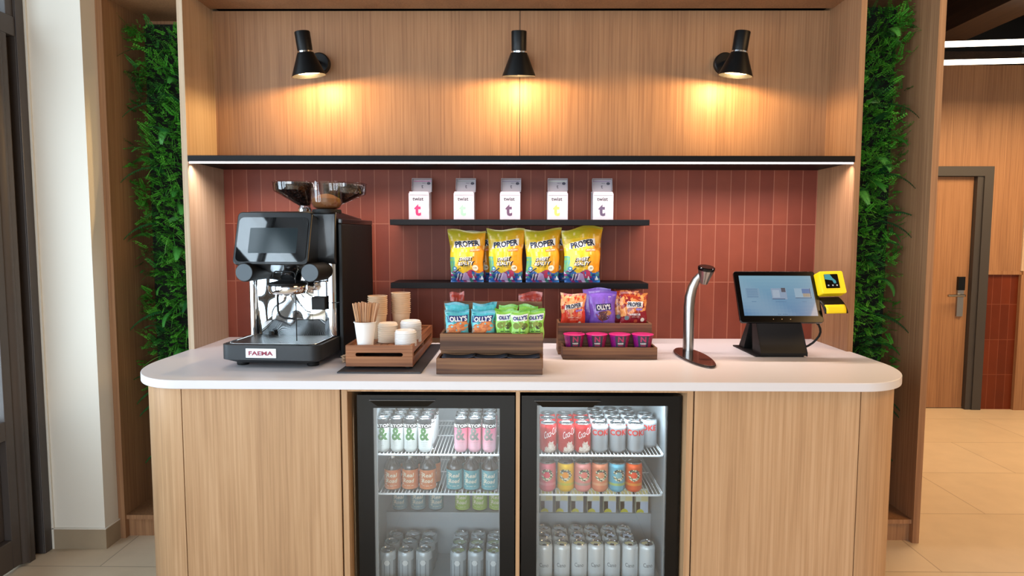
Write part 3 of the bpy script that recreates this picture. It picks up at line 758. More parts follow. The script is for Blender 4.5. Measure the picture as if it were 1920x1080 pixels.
# --- yellow popcorn bags
YA, YB, YC, YG = lin('#dcbc2c'), lin('#d9991c'), lin('#d87c1a'), lin('#a5a52c')
def art_pop(u, v):
    if v > .965: return lin('#a8962a')
    if v < .20 + .03 * math.sin(u * 7):
        k = hsh(int((u + 1) * 5 + v * 9), int(v * 26), 3)
        return [lin('#2b5fa8'), lin('#b795c4'), lin('#153a78'), lin('#3f7f78'), lin('#8a2f6e'), lin('#2d6fb5'), lin('#c9b6d6')][int(k * 7)]
    if u < -.72 and v < .48: return mix(lin('#3f9d9a'), lin('#7fae4a'), hsh(int(u * 20), int(v * 30)))
    c = mix(YG, YA, (v < .8) * .6 + (1 - v) * 1.2 + .2)
    c = mix(c, YB, (u + .2) * .9)
    if u > .35 and v < .72: c = mix(c, YC, .6)
    d = hsh(int((u + 1) * 9), int(v * 14), 8)
    if d > .90 and v > .5: c = mix(c, lin('#f6dca0'), .5)
    return c
def ex_pop(m, fn):
    e = .0022
    quadpatch(m, fn, [(-.066, .160), (.062, .176), (.062, .208), (-.060, .192)], WHT, n=10)
    m.text('PROPER', 0.0, .184, .030, PRINTM, NAVYC, fn=lambda x, z: fn(x, z, .0014), w=.116, bold=.045, tilt=R(7))
    quadpatch(m, fn, [(.012, .146), (.062, .150), (.062, .163), (.012, .158)], lin('#f06a2c'), n=6)
    m.text('POPCORN', .037, .154, .007, PRINTM, lin('#f9d8b8'), fn=lambda x, z: fn(x, z, .0014), w=.042, bold=.02, tilt=R(4))
    for st, z, w in (('SWEET', .112, .062), ('&SALTY', .090, .078)):
        m.text(st, -.003, z - .002, .021, PRINTM, lin('#0d0d12'), fn=lambda x, z: fn(x, z, .0012), w=w + .006, bold=.07, slant=.25, tilt=R(4))
        m.text(st, -.005, z, .016, PRINTM, WHT, fn=lambda x, z: fn(x, z, .0020), w=w - .006, bold=.01, slant=.25, tilt=R(4))
    m.text('POPCORN', -.003, .074, .006, PRINTM, lin('#3a3420'), fn=lambda x, z: fn(x, z, .0014), w=.035, slant=.2)
    disc(m, fn, .040, .068, .014, lin('#efe3c8')); m.text('130', .040, .069, .007, PRINTM, lin('#4a4a55'), fn=lambda x, z: fn(x, z, .0014), w=.016, bold=.02)
    disc(m, fn, .020, .040, .020, lin('#b83a5e'), e=.0006); quadpatch(m, fn, [(-.03, .012), (.012, .010), (.004, .040), (-.012, .048)], lin('#b79cc8'), n=6, e=.0009)
    for k in range(5): quadpatch(m, fn, [(-.052 + k * .007, .010), (-.049 + k * .007, .010), (-.040 + k * .007, .042), (-.044 + k * .007, .042)], lin('#5a1f4e') if k % 2 else lin('#e5d6e6'), n=3, e=.0012)
    disc(m, fn, -.058, .066, .010, lin('#2d7fae')); disc(m, fn, -.058, .066, .005, lin('#bfe0e8'), e=.0012)
    quadpatch(m, fn, [(-.064, .046), (-.060, .042), (-.028, .066), (-.032, .070)], lin('#14304a'), n=4, e=.0014)
    for k in range(3): quadpatch(m, fn, [(.022 + k * .02, .012), (.038 + k * .02, .012), (.031 + k * .02, .030), (.028 + k * .02, .030)], lin('#d9e3ef') if k != 1 else lin('#1f4f9e'), n=3, e=.001)
pops = [(-.252, -.165, .248, .158, .186, 3, 'leftmost of the four front yellow popcorn bags on the lower short shelf'),
        (-.066, -.165, .256, .160, .187, 5, 'yellow popcorn bag, second from the left in the front row'),
        (.112, -.165, .254, .160, .182, 9, 'yellow popcorn bag, third from the left in the front row'),
        (.302, -.165, .264, .172, .205, 12, 'rightmost and tallest of the four yellow popcorn bags, its top leaning right')]
for x, y, h, wb_, wt_, sd, lb in pops:
    o = bag('popcorn_bag', h, wb_, wt_, .062, art_pop, ex_pop, lb, seed=sd, wob=.006 if sd != 12 else .010); o.location = (x, y, 1.1975); o['group'] = 'yellow popcorn bags'
    o.rotation_euler = (R(-3), 0, R({3: 3, 5: -3, 9: 2, 12: 4}[sd]))
for x, sd, lb in ((-.208, 21, 'yellow popcorn bag half hidden behind the leftmost front bag'), (.152, 22, 'yellow popcorn bag mostly hidden behind the third front bag')):
    o = bag('popcorn_bag', .245, .16, .18, .05, art_pop, ex_pop, lb, seed=sd); o.location = (x, -.085, 1.1975); o['group'] = 'yellow popcorn bags'

# --- tea boxes
def teabox(x, colr, accent, lab, rz):
    t = thing('tea_box', lab, 'box', (x, -.125, 1.4975), rz, 'white tea boxes on the upper short shelf')
    CARD = mat('white_card', '#a39ea5', .6) if 'white_card' not in bpy.data.materials else bpy.data.materials['white_card']
    m = MB(); hw, hd, h = .0485, .045, .133
    m.box(-hw, hw, -hd, -hd + .002, 0, h - .008, CARD); m.box(-hw, hw, hd - .002, hd, 0, h + .005, CARD)
    for s in (-1, 1): 
        x0, x1 = sorted((s * hw, s * (hw - .002))); m.hexa([(x0, -hd + .002, 0), (x1, -hd + .002, 0), (x1, hd - .002, 0), (x0, hd - .002, 0), (x0, -hd + .002, h - .008), (x1, -hd + .002, h - .008), (x1, hd - .002, h + .004), (x0, hd - .002, h + .004)], CARD)
    m.box(-hw + .002, hw - .002, -hd + .002, hd - .002, 0, .004, CARD)
    m.box(-hw + .004, hw - .004, -hd + .006, hd - .006, .004, h - .016, KRAFT)
    m.box(-hw + .003, hw - .003, -hd - .0006, -hd, h - .018, h - .0165, PRINTM, lin('#55505a'))
    m.box(-hw + .003, hw - .003, -hd + .0025, -hd + .0045, h - .01, h, CARD)
    f = lambda x, z: (x, -hd - .0006, z)
    m.text('twist', -.004, .098, .017, PRINTM, lin('#17151c'), fn=f, w=.052, bold=.02)
    m.text('-- --- --- --', -.004, .083, .0008, PRINTM, lin('#777480'), fn=f, w=.052)
    m.text('t', -.006, .045, .056, PRINTM, lin(colr), fn=f, w=.032, bold=.035)
    m.build('carton', t, smooth=False)
    m = MB(); TT = Matrix.Translation((0.004, hd - .001, h + .004)) @ Matrix.Rotation(R(-10), 4, 'X'); m.tf = TT
    m.box(-hw, hw, -.001, .001, 0, .062, CARD); m.box(-hw, -hw + .0015, -.022, .0, .002, .060, CARD); m.box(hw - .0015, hw, -.022, 0, .002, .060, CARD)
    m.prism([(-hw, -.024), (hw, -.024), (hw, 0), (-hw, 0)], .060, .062, CARD)
    g = lambda x, z: (x, -.0016, z)
    m.box(-hw + .005, hw - .005, -.0016, -.001, .052, .0545, PRINTM, lin(accent))
    m.text('twist', .008, .044, .006, PRINTM, lin('#55505a'), fn=g, w=.018); m.text('t', 0, .026, .017, PRINTM, lin('#55505a'), fn=g, w=.010, bold=.02)
    m.prism([], 0, 0, PRINTM) if 0 else None
    for k in range(14):
        a, b = 2 * PI * k / 14, 2 * PI * (k + 1) / 14
        m.poly([(.031, -.0017, .042), (.031 + .009 * math.cos(a), -.0017, .042 + .007 * math.sin(a)), (.031 + .009 * math.cos(b), -.0017, .042 + .007 * math.sin(b))], PRINTM, lin('#3b3a48'))
    m.build('open_lid', t, smooth=False)
for x, c1, c2, lb in ((-.481, '#a01450', '#b03a80', 'white tea box with crimson letter t, leftmost on the shelf'), (-.266, '#7fa68c', '#7f8884', 'white tea box with pale grey-green letter t, second from the left'),
                      (-.045, '#4a2f48', '#6a5a78', 'white tea box with dark plum letter t, in the middle'), (.182, '#a9b04e', '#b9c4b2', 'white tea box with pale yellow-green letter t, fourth from the left'),
                      (.399, '#43364e', '#7d5a86', 'white tea box with dark grey letter t, rightmost on the shelf')):
    teabox(x, c1, c2, lb, 0)

# --- left riser with biscuits, nuts and napkins
rl = thing('display_riser', 'dark walnut two-tier display riser holding teal and green snack packs', 'display stand', (-.113, -.893, .9003))
def rbox(name, x0, x1, y0, y1, z0, z1, th=.010, par=None, back=None, fronth=None, mm=WALNUT):
    m = MB(); fh = fronth or z1
    m.box(x0, x1, y0, y0 + th, z0, fh, mm); m.box(x0, x1, y1 - th, y1, z0, back or z1, mm)
    m.box(x0, x0 + th, y0 + th, y1 - th, z0, z1, mm); m.box(x1 - th, x1, y0 + th, y1 - th, z0, z1, mm)
    m.box(x0 + th, x1 - th, y0 + th, y1 - th, z0, z0 + .006, mm)
    return m.build(name, par, smooth=False, bevel=.0012)
rbox('lower_tray', -.2, .2, 0, .115, 0, .060, par=rl)
rbox('upper_box', -.196, .206, .118, .25, .0, .140, par=rl, back=.252, mm=WALNUT)
m = MB(); m.box(-.196, .206, .058, .1175, .099, .150, WALNUT) if 0 else m.box(-.194, .204, .075, .0855, .078, .142, WALNUT); m.box(-.194, -.184, .0855, .1175, .078, .142, WALNUT); m.box(.194, .204, .0855, .1175, .078, .142, WALNUT); m.box(-.184, .194, .0855, .1175, .078, .084, WALNUT)
m.build('upper_front', rl, smooth=False, bevel=.001)
def napkin_pile(x, lb):
    m = MB()
    def g(z0):
        def q(u, v): return (-.062 + .124 * u, .004 + .088 * v, z0 + .010 * (2 * abs(u - .5)) ** 2 * (1 - .3 * v) + .003 * u)
        return q
    for k in range(7): m.grid(8, 4, g(.012 + .0062 * k), NAVY)
    m.grid(8, 4, g(.012 + .0062 * 7), NAVY)
    o = m.build('napkin_pile', ang=60); o.location = (x, -.881, .8985); s = o.modifiers.new('t', 'SOLIDIFY'); s.thickness = .0018
    tag(o, lb, 'napkins', 'navy napkin piles')
napkin_pile(-.232, 'left pile of folded navy napkins in the low walnut tray')
napkin_pile(-.108, 'middle pile of folded navy napkins in the low walnut tray')
napkin_pile(.016, 'right pile of folded navy napkins in the low walnut tray')
TEAL = lin('#49b6c2'); TEALD = lin('#2f93a4'); GRN = lin('#8fd04a'); GRND = lin('#6cae34')
def olly(m, fn, w, h, zc, bandcol=lin('#2a2a6a')):
    quadpatch(m, fn, [(-w * .40, zc - .014), (w * .38, zc - .010), (w * .42, zc + .016), (-w * .44, zc + .012)], bandcol, n=8)
    m.text("OLLY'S", .002, zc + .001, .021, PRINTM, WHT, fn=lambda x, z: fn(x, z, .0016), w=w * .70, bold=.035, tilt=R(4))
    m.text('THE', -w * .40, zc + .019, .004, PRINTM, NAVYC, fn=lambda x, z: fn(x, z, .0016), w=.009)
def art_teal(u, v): return TEALD if v > .93 else mix(TEAL, lin('#7ed0d6'), .6 * hsh(int(u * 5), int(v * 6)))
def ex_teal(m, fn):
    olly(m, fn, .098, .12, .078)
    for cx, cz, r, s in ((-.012, .038, .022, 1.35), (.020, .052, .020, 1.5), (-.026, .030, .015, 1.3)):
        disc(m, fn, cx, cz, r, lin('#c96a34'), sx=s); disc(m, fn, cx, cz + .001, r * .8, lin('#e48a4c'), sx=s, e=.0012); disc(m, fn, cx - .002, cz, r * .35, lin('#d27440'), sx=s, e=.0016)
    m.text('-- --', .034, .010, .0016, PRINTM, NAVYC, fn=lambda x, z: fn(x, z, .0012), w=.02)
def art_green(u, v): return GRND if v > .92 else mix(GRN, lin('#b6e27a'), .7 * hsh(int(u * 6), int(v * 7), 2))
def ex_green(m, fn):
    olly(m, fn, .078, .12, .088, WHT)
    m.text("OLLY'S", .002, .089, .016, PRINTM, lin('#2a2a78'), fn=lambda x, z: fn(x, z, .0024), w=.056, bold=.045, tilt=R(4))
    for cx, cz, r, c in ((-.016, .058, .013, '#7c8a32'), (.004, .062, .012, '#94a048'), (.020, .060, .010, '#6a7428'), (.012, .052, .009, '#4a4420')):
        disc(m, fn, cx, cz, r, lin(c))
    m.text('-- ---', 0, .034, .0030, PRINTM, lin('#1e5a2c'), fn=lambda x, z: fn(x, z, .0014), w=.036, bold=.03)
    m.text('-- --- - --', 0, .024, .0012, PRINTM, lin('#1e5a2c'), fn=lambda x, z: fn(x, z, .0014), w=.034)
def art_lime(u, v): return art_green(u, v)
ZB = .9003 + .0075
for (x, y, kind, sd, lb, rz) in (
    (-.246, -.744, 't', 31, 'front left teal biscuit pack in the walnut riser', 2), (-.146, -.744, 't', 32, 'front right teal biscuit pack in the walnut riser, beside the green packs', -3),
    (-.252, -.706, 'T', 33, 'teal pack rear left in the riser, behind the front left pack', 3), (-.140, -.706, 'T', 34, 'teal pack rear right in the riser, behind the front right pack', 0),
    (-.058, -.750, 'g', 35, 'green olive pouch left of the middle green pouch, half covered', 2), (.062, -.750, 'g', 36, 'green olive pouch at the right end of the riser', -2),
    (.002, -.772, 'G', 37, 'frontmost green olive pouch, in the middle of the green ones', 0), (-.045, -.715, 'g2', 38, 'tall green pouch at the back left of the green row', -2), (.035, -.715, 'g2', 39, 'tall green pouch at the back right of the green row', 3)):
    if kind in 'tT': o = bag('biscuit_pack', .112 if kind == 't' else .135, .092, .098, .030 if kind == 't' else .024, art_teal, ex_teal, lb, seed=sd); o['group'] = 'teal biscuit packs'; z0 = ZB + (.105 if kind == 't' else .105)
    else: o = bag('olive_pouch', .122 if kind in ('g', 'G') else .135, .070, .078, .024, art_green, ex_green, lb, seed=sd); o['group'] = 'green olive pouches'; z0 = ZB + .102
    o.location = (x, y, z0 + (.0 if kind != 'T' else .003)); o.rotation_euler = (R(-5), 0, R(rz))
# hidden inner step that carries the packs
m = MB(); m.box(-.184, .194, .13, .238, .0065, .104, WALNUT); m.build('inner_step', rl, smooth=False)
# red packs seen behind the riser
def art_red(u, v): return mix(lin('#8c2a22'), lin('#c4503c'), hsh(int(u * 4), int(v * 5)))
for x, w_, lb in ((-.262, .06, 'small red pack peeping over the left end of the riser back'), (.045, .10, 'red pack peeping over the right end of the riser back')):
    o = bag('red_snack_pack', .285, w_, w_, .03, art_red, lambda m, fn: None, lb, seed=int(x * 100)); o.location = (x, -.595, .9003); o['group'] = 'red packs behind the walnut riser'

# --- right riser with noodle cups and bags
rr_ = thing('display_riser', 'dark walnut stepped riser holding four magenta noodle cups and red and purple bags', 'display stand', (.383, -.580, .9003))
rbox('lower_tray', -.20, .20, 0, .112, 0, .051, par=rr_)
rbox('upper_box', -.212, .198, .1125, .25, 0, .139, par=rr_)
m = MB(); m.box(-.19, .19, .011, .101, .0065, .022, WALNUT); m.box(-.201, .187, .123, .239, .0065, .110, WALNUT); m.build('inner_step', rr_, smooth=False)
MAG = lin('#d8207a'); MAGD = lin('#8a1a5a')
def art_cup(th, z):
    th = (th + PI) % (2 * PI) - PI
    if abs(th) < .62: return mix(lin('#3a3d52'), lin('#2b2c3c'), z / .08)
    if th < 0: return mix(lin('#b01a7c'), lin('#6a1a78'), hsh(int(th * 9), int(z * 260)))
    return mix(lin('#a02a5c'), lin('#7a1838'), hsh(int(th * 9), int(z * 260), 4))
def noodle():
    t = thing('noodle_cup', 'x', 'noodle cup', (0, 0, 0))
    m = MB(); h = .078
    zs = [(.0305, 0)] + [(.031 + (.0445 - .031) * k / 10, .002 + (h - .004) * k / 10) for k in range(11)]
    m.lathe(zs, PRINT, 44, colf=art_cup, cap1=False)
    fn = lambda x, z: (math.sin(x / (.031 + .0135 * z / h)) * (.0318 + .0135 * z / h), -math.cos(x / (.031 + .0135 * z / h)) * (.0318 + .0135 * z / h), z)
    m.text('N', 0, .060, .024, PRINT, lin('#a8285a'), fn=fn, sub=.005, w=.024, bold=.03)
    m.text('NAKED', 0, .0415, .0065, PRINT, WHT, fn=fn, sub=.005, w=.024, bold=.03)
    m.text('NOODLE', 0, .033, .006, PRINT, lin('#c83458'), fn=fn, sub=.005, w=.022, bold=.03); m.text('-- --', 0, .0245, .0025, PRINT, lin('#c83458'), fn=fn, sub=.005, w=.022, bold=.03)
    m.build('cup', t, ang=60)
    m = MB(); m.lathe([(.0445, h - .003), (.0475, h - .001), (.0475, h), (.046, h + .0012), (.030, h + .0018), (.010, h + .0012)], mat('magenta_foil', '#dc1f7e', .28, coat=.3) if 'magenta_foil' not in bpy.data.materials else bpy.data.materials['magenta_foil'], 44, cap0=False)
    m.build('foil_lid', t, ang=40)
    return t
nc = noodle()
for k, x in enumerate((.236, .333, .431, .530)):
    place(nc, (x, -.524, .9003 + .0225), R((4, -2, 0, -5)[k]), ('leftmost magenta noodle cup with raised lid tab', 'second magenta noodle cup from the left', 'third magenta noodle cup from the left', 'rightmost magenta noodle cup in the stepped riser')[k], 'magenta noodle cups')
m = MB(); m.grid(4, 4, lambda u, v: (.012 + .020 * u, -.02 + .02 * v, .080 + .012 * u * (1 - v * .5)), bpy.data.materials['magenta_foil']); lt = m.build('lid_tab', nc)
lt.location = (0, 0, 0)
def art_redc(u, v):
    if v < .45 + .06 * math.sin(9 * u): return mix(lin('#c8281e'), lin('#e84a30'), hsh(int(u * 4), int(v * 8)))
    k = hsh(int((u + v * .6) * 5), int((v - .3 * u) * 9), 5)
    return [lin('#d8502c'), lin('#eda468'), lin('#c23420'), lin('#f0b47c')][int(k * 4)]
def tri(m, fn, cx, cz, s, rot, col, e=.0009):
    p = [(cx + s * math.cos(rot + a), cz + s * math.sin(rot + a)) for a in (0, 2.1, 4.2)]
    m.af([m.av(fn(x, z, e)) for x, z in p], PRINTM, col)
def ex_redc(m, fn):
    for k in range(9): tri(m, fn, -.045 + .0115 * k, .098 + .022 * ((k * 7) % 3) / 2 + (.012 if k % 2 else 0), .013, k * 1.3, mix(lin('#f0b070'), lin('#e08850'), (k % 3) / 2))
    for k in range(6): tri(m, fn, -.040 + .016 * k, .055, .011, k * 2.1, mix(lin('#e85a38'), lin('#f2a070'), (k % 3) / 2))
    quadpatch(m, fn, [(-.036, .078), (.042, .092), (.044, .115), (-.032, .100)], WHT, n=8, e=.0016)
    m.text('PROPER', .005, .0965, .020, PRINTM, NAVYC, fn=lambda x, z: fn(x, z, .0026), w=.068, bold=.045, tilt=R(10))
    quadpatch(m, fn, [(.012, .070), (.042, .076), (.042, .084), (.012, .078)], lin('#9a7ac8'), n=4, e=.0014)
    m.text('SWEET CHILLI', .004, .045, .007, PRINTM, lin('#f6c8b0'), fn=lambda x, z: fn(x, z, .0016), w=.056, bold=.02); m.text('LENTIL CHIPS', .004, .035, .005, PRINTM, lin('#f6c8b0'), fn=lambda x, z: fn(x, z, .0016), w=.036)
    disc(m, fn, .030, .022, .006, WHT)
def art_bbq(u, v):
    if v < .40 + .10 * u: return mix(lin('#7a1420'), lin('#9a1a2c'), hsh(int(u * 4), int(v * 8)))
    k = hsh(int((u + v * .6) * 5), int((v - .3 * u) * 9), 9)
    return [lin('#a83a20'), lin('#e08844'), lin('#8c1c24'), lin('#eda460')][int(k * 4)]
def ex_bbq(m, fn):
    for k in range(10): tri(m, fn, -.05 + .0115 * k, .098 + .024 * ((k * 5) % 3) / 2 + (.010 if k % 2 else 0), .013, k * 1.7, mix(lin('#f0a860'), lin('#d87838'), (k % 3) / 2))
    quadpatch(m, fn, [(-.030, .090), (.040, .092), (.040, .118), (-.032, .116)], WHT, n=8, e=.0016)
    m.text('PROPER', .004, .104, .020, PRINTM, NAVYC, fn=lambda x, z: fn(x, z, .0026), w=.062, bold=.045, tilt=R(1))
    quadpatch(m, fn, [(.010, .078), (.038, .078), (.038, .087), (.010, .087)], lin('#9a7ac8'), n=4, e=.0014)
    m.text('BARBECUE', .004, .060, .009, PRINTM, WHT, fn=lambda x, z: fn(x, z, .0016), w=.046, bold=.03); m.text('LENTIL CHIPS', .004, .049, .005, PRINTM, lin('#e8c0b0'), fn=lambda x, z: fn(x, z, .0016), w=.034)
    disc(m, fn, .036, .036, .009, lin('#f0e6dc')); disc(m, fn, -.034, .044, .010, lin('#6f7f86'), e=.0008); disc(m, fn, .006, .030, .008, lin('#b84a30'))
def art_pur(u, v): return mix(lin('#6a4ab0'), lin('#8a62c8'), .5 + .5 * math.sin(u * 2 + v * 3))
def ex_pur(m, fn):
    quadpatch(m, fn, [(-.030, .074), (.038, .080), (.038, .108), (-.030, .104)], lin('#241c50'), n=8, e=.0012)
    m.text("OLLY'S", .004, .0915, .023, PRINTM, WHT, fn=lambda x, z: fn(x, z, .0026), w=.060, bold=.035, tilt=R(3))
    for cx, cz, r, c in ((.0, .052, .022, '#5a3038'), (.010, .060, .014, '#7c4a3c'), (-.010, .048, .010, '#8c5a48'), (.022, .066, .011, '#c08a50'), (.012, .044, .009, '#3e2028')): disc(m, fn, cx, cz, r, lin(c), sx=1.3, e=.0009 + r * .0)
    for k in range(12): quadpatch(m, fn, [(-.034 + k * .003, .060 - k * .003), (-.031 + k * .003, .060 - k * .003), (-.029 + k * .003, .056 - k * .003), (-.032 + k * .003, .056 - k * .003)], lin('#a8382c'), n=2, e=.0016)
    m.text('--- -- ---', .006, .016, .0018, PRINTM, WHT, fn=lambda x, z: fn(x, z, .0016), w=.045); m.text('--', .030, .137, .0016, PRINTM, WHT, fn=lambda x, z: fn(x, z, .0016), w=.012)
ZR = .9003 + .112
for (x, y, f, h, w0, w1, a, e, lb, sd, rz, nm) in (
    (.240, -.405, 0, .152, .112, .116, art_redc, ex_redc, 'red crisp bag at the left of the stepped riser', 41, -4, 'crisp_bag'),
    (.372, -.400, 0, .164, .118, .128, art_pur, ex_pur, 'purple pretzel pouch in the middle of the stepped riser', 42, 2, 'pretzel_pouch'),
    (.510, -.405, 0, .158, .122, .128, art_bbq, ex_bbq, 'dark red barbecue crisp bag at the right of the stepped riser', 43, 1, 'crisp_bag')):
    o = bag(nm, h, w0, w1, .042, a, e, lb, seed=sd, wob=.003); o.location = (x, y, ZR); o.rotation_euler = (R(-3), 0, R(rz))
o = bag('pretzel_pouch', .172, .118, .128, .022, art_pur, ex_pur, 'purple pouch edge showing behind the middle purple pouch', seed=44); o.location = (.352, -.362, ZR)
o = bag('crisp_bag', .162, .115, .120, .022, art_bbq, ex_bbq, 'dark red crisp bag hidden behind the right barbecue bag', seed=45, wob=.002); o.location = (.482, -.362, ZR)

# ================================================================== SCANNER STAND
t = thing('scanner_stand', 'brushed steel curved scanner stand on an oval dark base', 'scanner stand', (.775, -.50, .9003))
BASEM = mat('dark_bronze_base', '#2a1c1a', .18, metal=.3, coat=.6)
m = MB()
def base_out(n=40):
    # egg outline: rounded end at the stem, long nose to the front
    out = []
    for k in range(n):
        a = 2 * PI * k / n; y = -.045 + .222 * math.sin(a); wd = .062 + .008 * math.sin(a); out.append((-.026 - .008 * math.sin(a) + wd * math.cos(a), y))
    return out
bo = base_out()
m.prism(bo, .0, .006, BASEM); m.prism([(-.026 + (x + .026) * .95, -.045 + (y + .045) * .97) for x, y in bo], .006, .010, BASEM)
m.build('base', t, ang=35, bevel=.001)
m = MB(); path = [(-.016, .10, .008), (-.016, .10, .12), (-.016, .10, .20), (-.013, .098, .25), (-.004, .092, .295), (.010, .082, .33), (.026, .070, .352)]
m.tube(path, [.0235, .0235, .0235, .0235, .021, .018, .015], STEEL, 24); m.build('stem', t, ang=60)
m = MB(); T = Matrix.Translation((.040, .055, .352)) @ Matrix.Rotation(R(14), 4, 'X') @ Matrix.Rotation(R(4), 4, 'Y'); m.tf = T
m.lathe([(.013, -.040), (.016, -.041), (.034, .018), (.035, .022)], STEEL, 32); hd_ = m.build('scanner_head', t)
m = MB(); m.tf = T; m.lathe([(.0355, .022), (.037, .026), (.037, .034), (.033, .037)], BLACKG, 32); m.build('scan_window', hd_)
m = MB(); m.tf = Matrix.Translation((0.0, -.12, .0104)); m.lathe([(.022, 0), (.018, .0004)], BLACKG, 24, sx=1.2); m.build('base_button', t)

# ================================================================== TILL SCREEN
t = thing('till_screen', 'black touchscreen till on a wedge stand, screen lit blue, at the right of the worktop', 'till', (1.13, -.40, .9003))
m = MB(); m.hexa([(-.115, .17, 0), (-.107, -.11, 0), (-.02, -.11, 0), (-.02, .17, 0), (-.115, .17, .006), (-.107, -.11, .006), (-.02, -.11, .006), (-.02, .17, .006)][0:8], BLACKM)
m.box(-.02, .10, -.11, .17, 0, .006, BLACKM); m.build('foot_plate', t, smooth=False)
m = MB(); prof = [(-.117, .0065), (-.117, .018), (-.025, .17), (.005, .17), (-.02, .0065)]
A = [(-.088, y, z) for y, z in prof]; Bq = [(.112, y, z) for y, z in prof]
ia = [m.av(p) for p in A]; ib = [m.av(p) for p in Bq]; m.af(ia, BLACKM); m.af(ib[::-1], BLACKM)
for k in range(5): m.af((ia[k], ib[k], ib[(k + 1) % 5], ia[(k + 1) % 5])[::-1], BLACKM)
m.build('front_wedge', t, smooth=False, bevel=.003)
m = MB(); m.hexa([(-.095, .08, .0065), (.10, .08, .0065), (.10, .15, .0065), (-.095, .15, .0065), (-.09, .006, .17), (.10, .006, .17), (.10, .03, .17), (-.09, .03, .17)], BLACKM); m.build('rear_wedge', t, smooth=False, bevel=.002)
TD = Matrix.Translation((-.195, -.165, .158)) @ Matrix.Rotation(R(-29), 4, 'X')
TDX = TD @ Matrix.Rotation(R(90), 4, 'X')
SW, SH = .352, .240
m = MB(); m.tf = TDX; m.prism(rrect(0, SW, 0, SH, .012, 6), -.014, 0, BLACKG); hs = m.build('display_housing', t, ang=35, bevel=.0015)
m = MB(); m.tf = TDX
SX0, SX1, SZ0, SZ1 = .020, SW - .020, .030, SH - .022
bc = [lin('#7fb4d4'), lin('#9cc4dc'), lin('#6a9ec8'), lin('#86aed0')]
def scol(u, v):
    c = mix(lin('#5f93c4'), lin('#8fc0d8'), v); c = mix(c, lin('#a9c8dc'), .5 * max(0, math.sin(u * 4 + v * 3))); return c
m.grid(20, 12, lambda u, v: (SX0 + (SX1 - SX0) * u, SZ0 + (SZ1 - SZ0) * v, .0006), SCREEN, scol)
def sq(x0, x1, z0, z1, col, e=.0009): m.poly([(x0, z0, e), (x1, z0, e), (x1, z1, e), (x0, z1, e)], SCREEN, lin(col) if isinstance(col, str) else col)
# three device pictures
sq(.040, .100, .110, .158, '#8fb4d0'); 
for k in range(5): sq(.044, .092, .152 - k * .009, .1545 - k * .009, '#5f87b0', .0011)
sq(.150, .215, .106, .158, '#9fb6d2'); sq(.150, .205, .106, .109, '#2c4a78', .0011); sq(.194, .212, .140, .160, '#5a5a68', .0011); sq(.155, .185, .115, .150, '#b9cbe0', .0011)
sq(.250, .322, .114, .158, '#a5c6de'); sq(.250, .318, .112, .1145, '#1c3a68', .0012); sq(.282, .318, .134, .156, '#5a86c0', .0011); sq(.284, .314, .118, .134, '#b4a898', .0012); sq(.316, .3185, .112, .158, '#1c3a68', .0012)
m.tf = TDX
m.text('-- ---', .183, .037, .0016, SCREEN, lin('#2c4a78'), fn=lambda x, z: (x, z, .0012), w=.040)
for x, w_ in ((.07, .02), (.185, .045), (.285, .02)): sq(x - w_ / 2, x + w_ / 2, .094, .096, '#5f87b0', .0011)
m.build('lit_screen', hs, smooth=False)
m = MB(); m.tf = TDX
for x in (.14, .176, .212): m.prism(rrect(x - .002, x + .002, .013, .016, .001, 2), 0, .0008, STEEL)
m.build('button', hs, smooth=False)
# card reader and its holder on the right edge
m = MB(); m.tf = TD @ Matrix.Translation((SW - .002, .01, .118)) @ Matrix.Rotation(R(-4), 4, 'Z')
def ysl(o, y): return [m.av((x, y, z)) for x, z in o]
def yprism(o, y0, y1, mm, o2=None):
    a = ysl(o, y0); b = ysl(o2 or o, y1); m.af(a, mm); m.af(b[::-1], mm)
    for k in range(len(a)): m.af((a[k], b[k], b[(k + 1) % len(a)], a[(k + 1) % len(a)]), mm)
o_front = rrect(.008, .106, .0, .105, .008, 4); o_back = rrect(-.004, .098, .004, .108, .006, 4)
yprism(o_front, -.045, -.003, YEL, o_back)
cr_ = m.build('card_reader', t, ang=30, bevel=.0015, label='yellow card reader case')
m2 = m
m = MB(); m.tf = m2.tf; yprism(rrect(.025, .082, .024, .090, .003, 3), -.0462, -.0448, BLACKG)
m.poly([(.026, -.0466, .066), (.056, -.0466, .060), (.060, -.0466, .046), (.070, -.0466, .046), (.070, -.0466, .058), (.058, -.0466, .072), (.050, -.0466, .089), (.026, -.0466, .089)], SCREEN, lin('#4fb9c4'))
for x in (.036, .054, .071): m.poly([(x - .003, -.0467, .034), (x + .003, -.0467, .034), (x + .003, -.0467, .040), (x - .003, -.0467, .040)], SCREEN, WHT)
m.build('reader_display', cr_, smooth=False)
m = MB(); m.tf = m2.tf
pth = [(-.012, -.01), (-.022, -.03), (-.030, -.055), (-.030, -.078)]
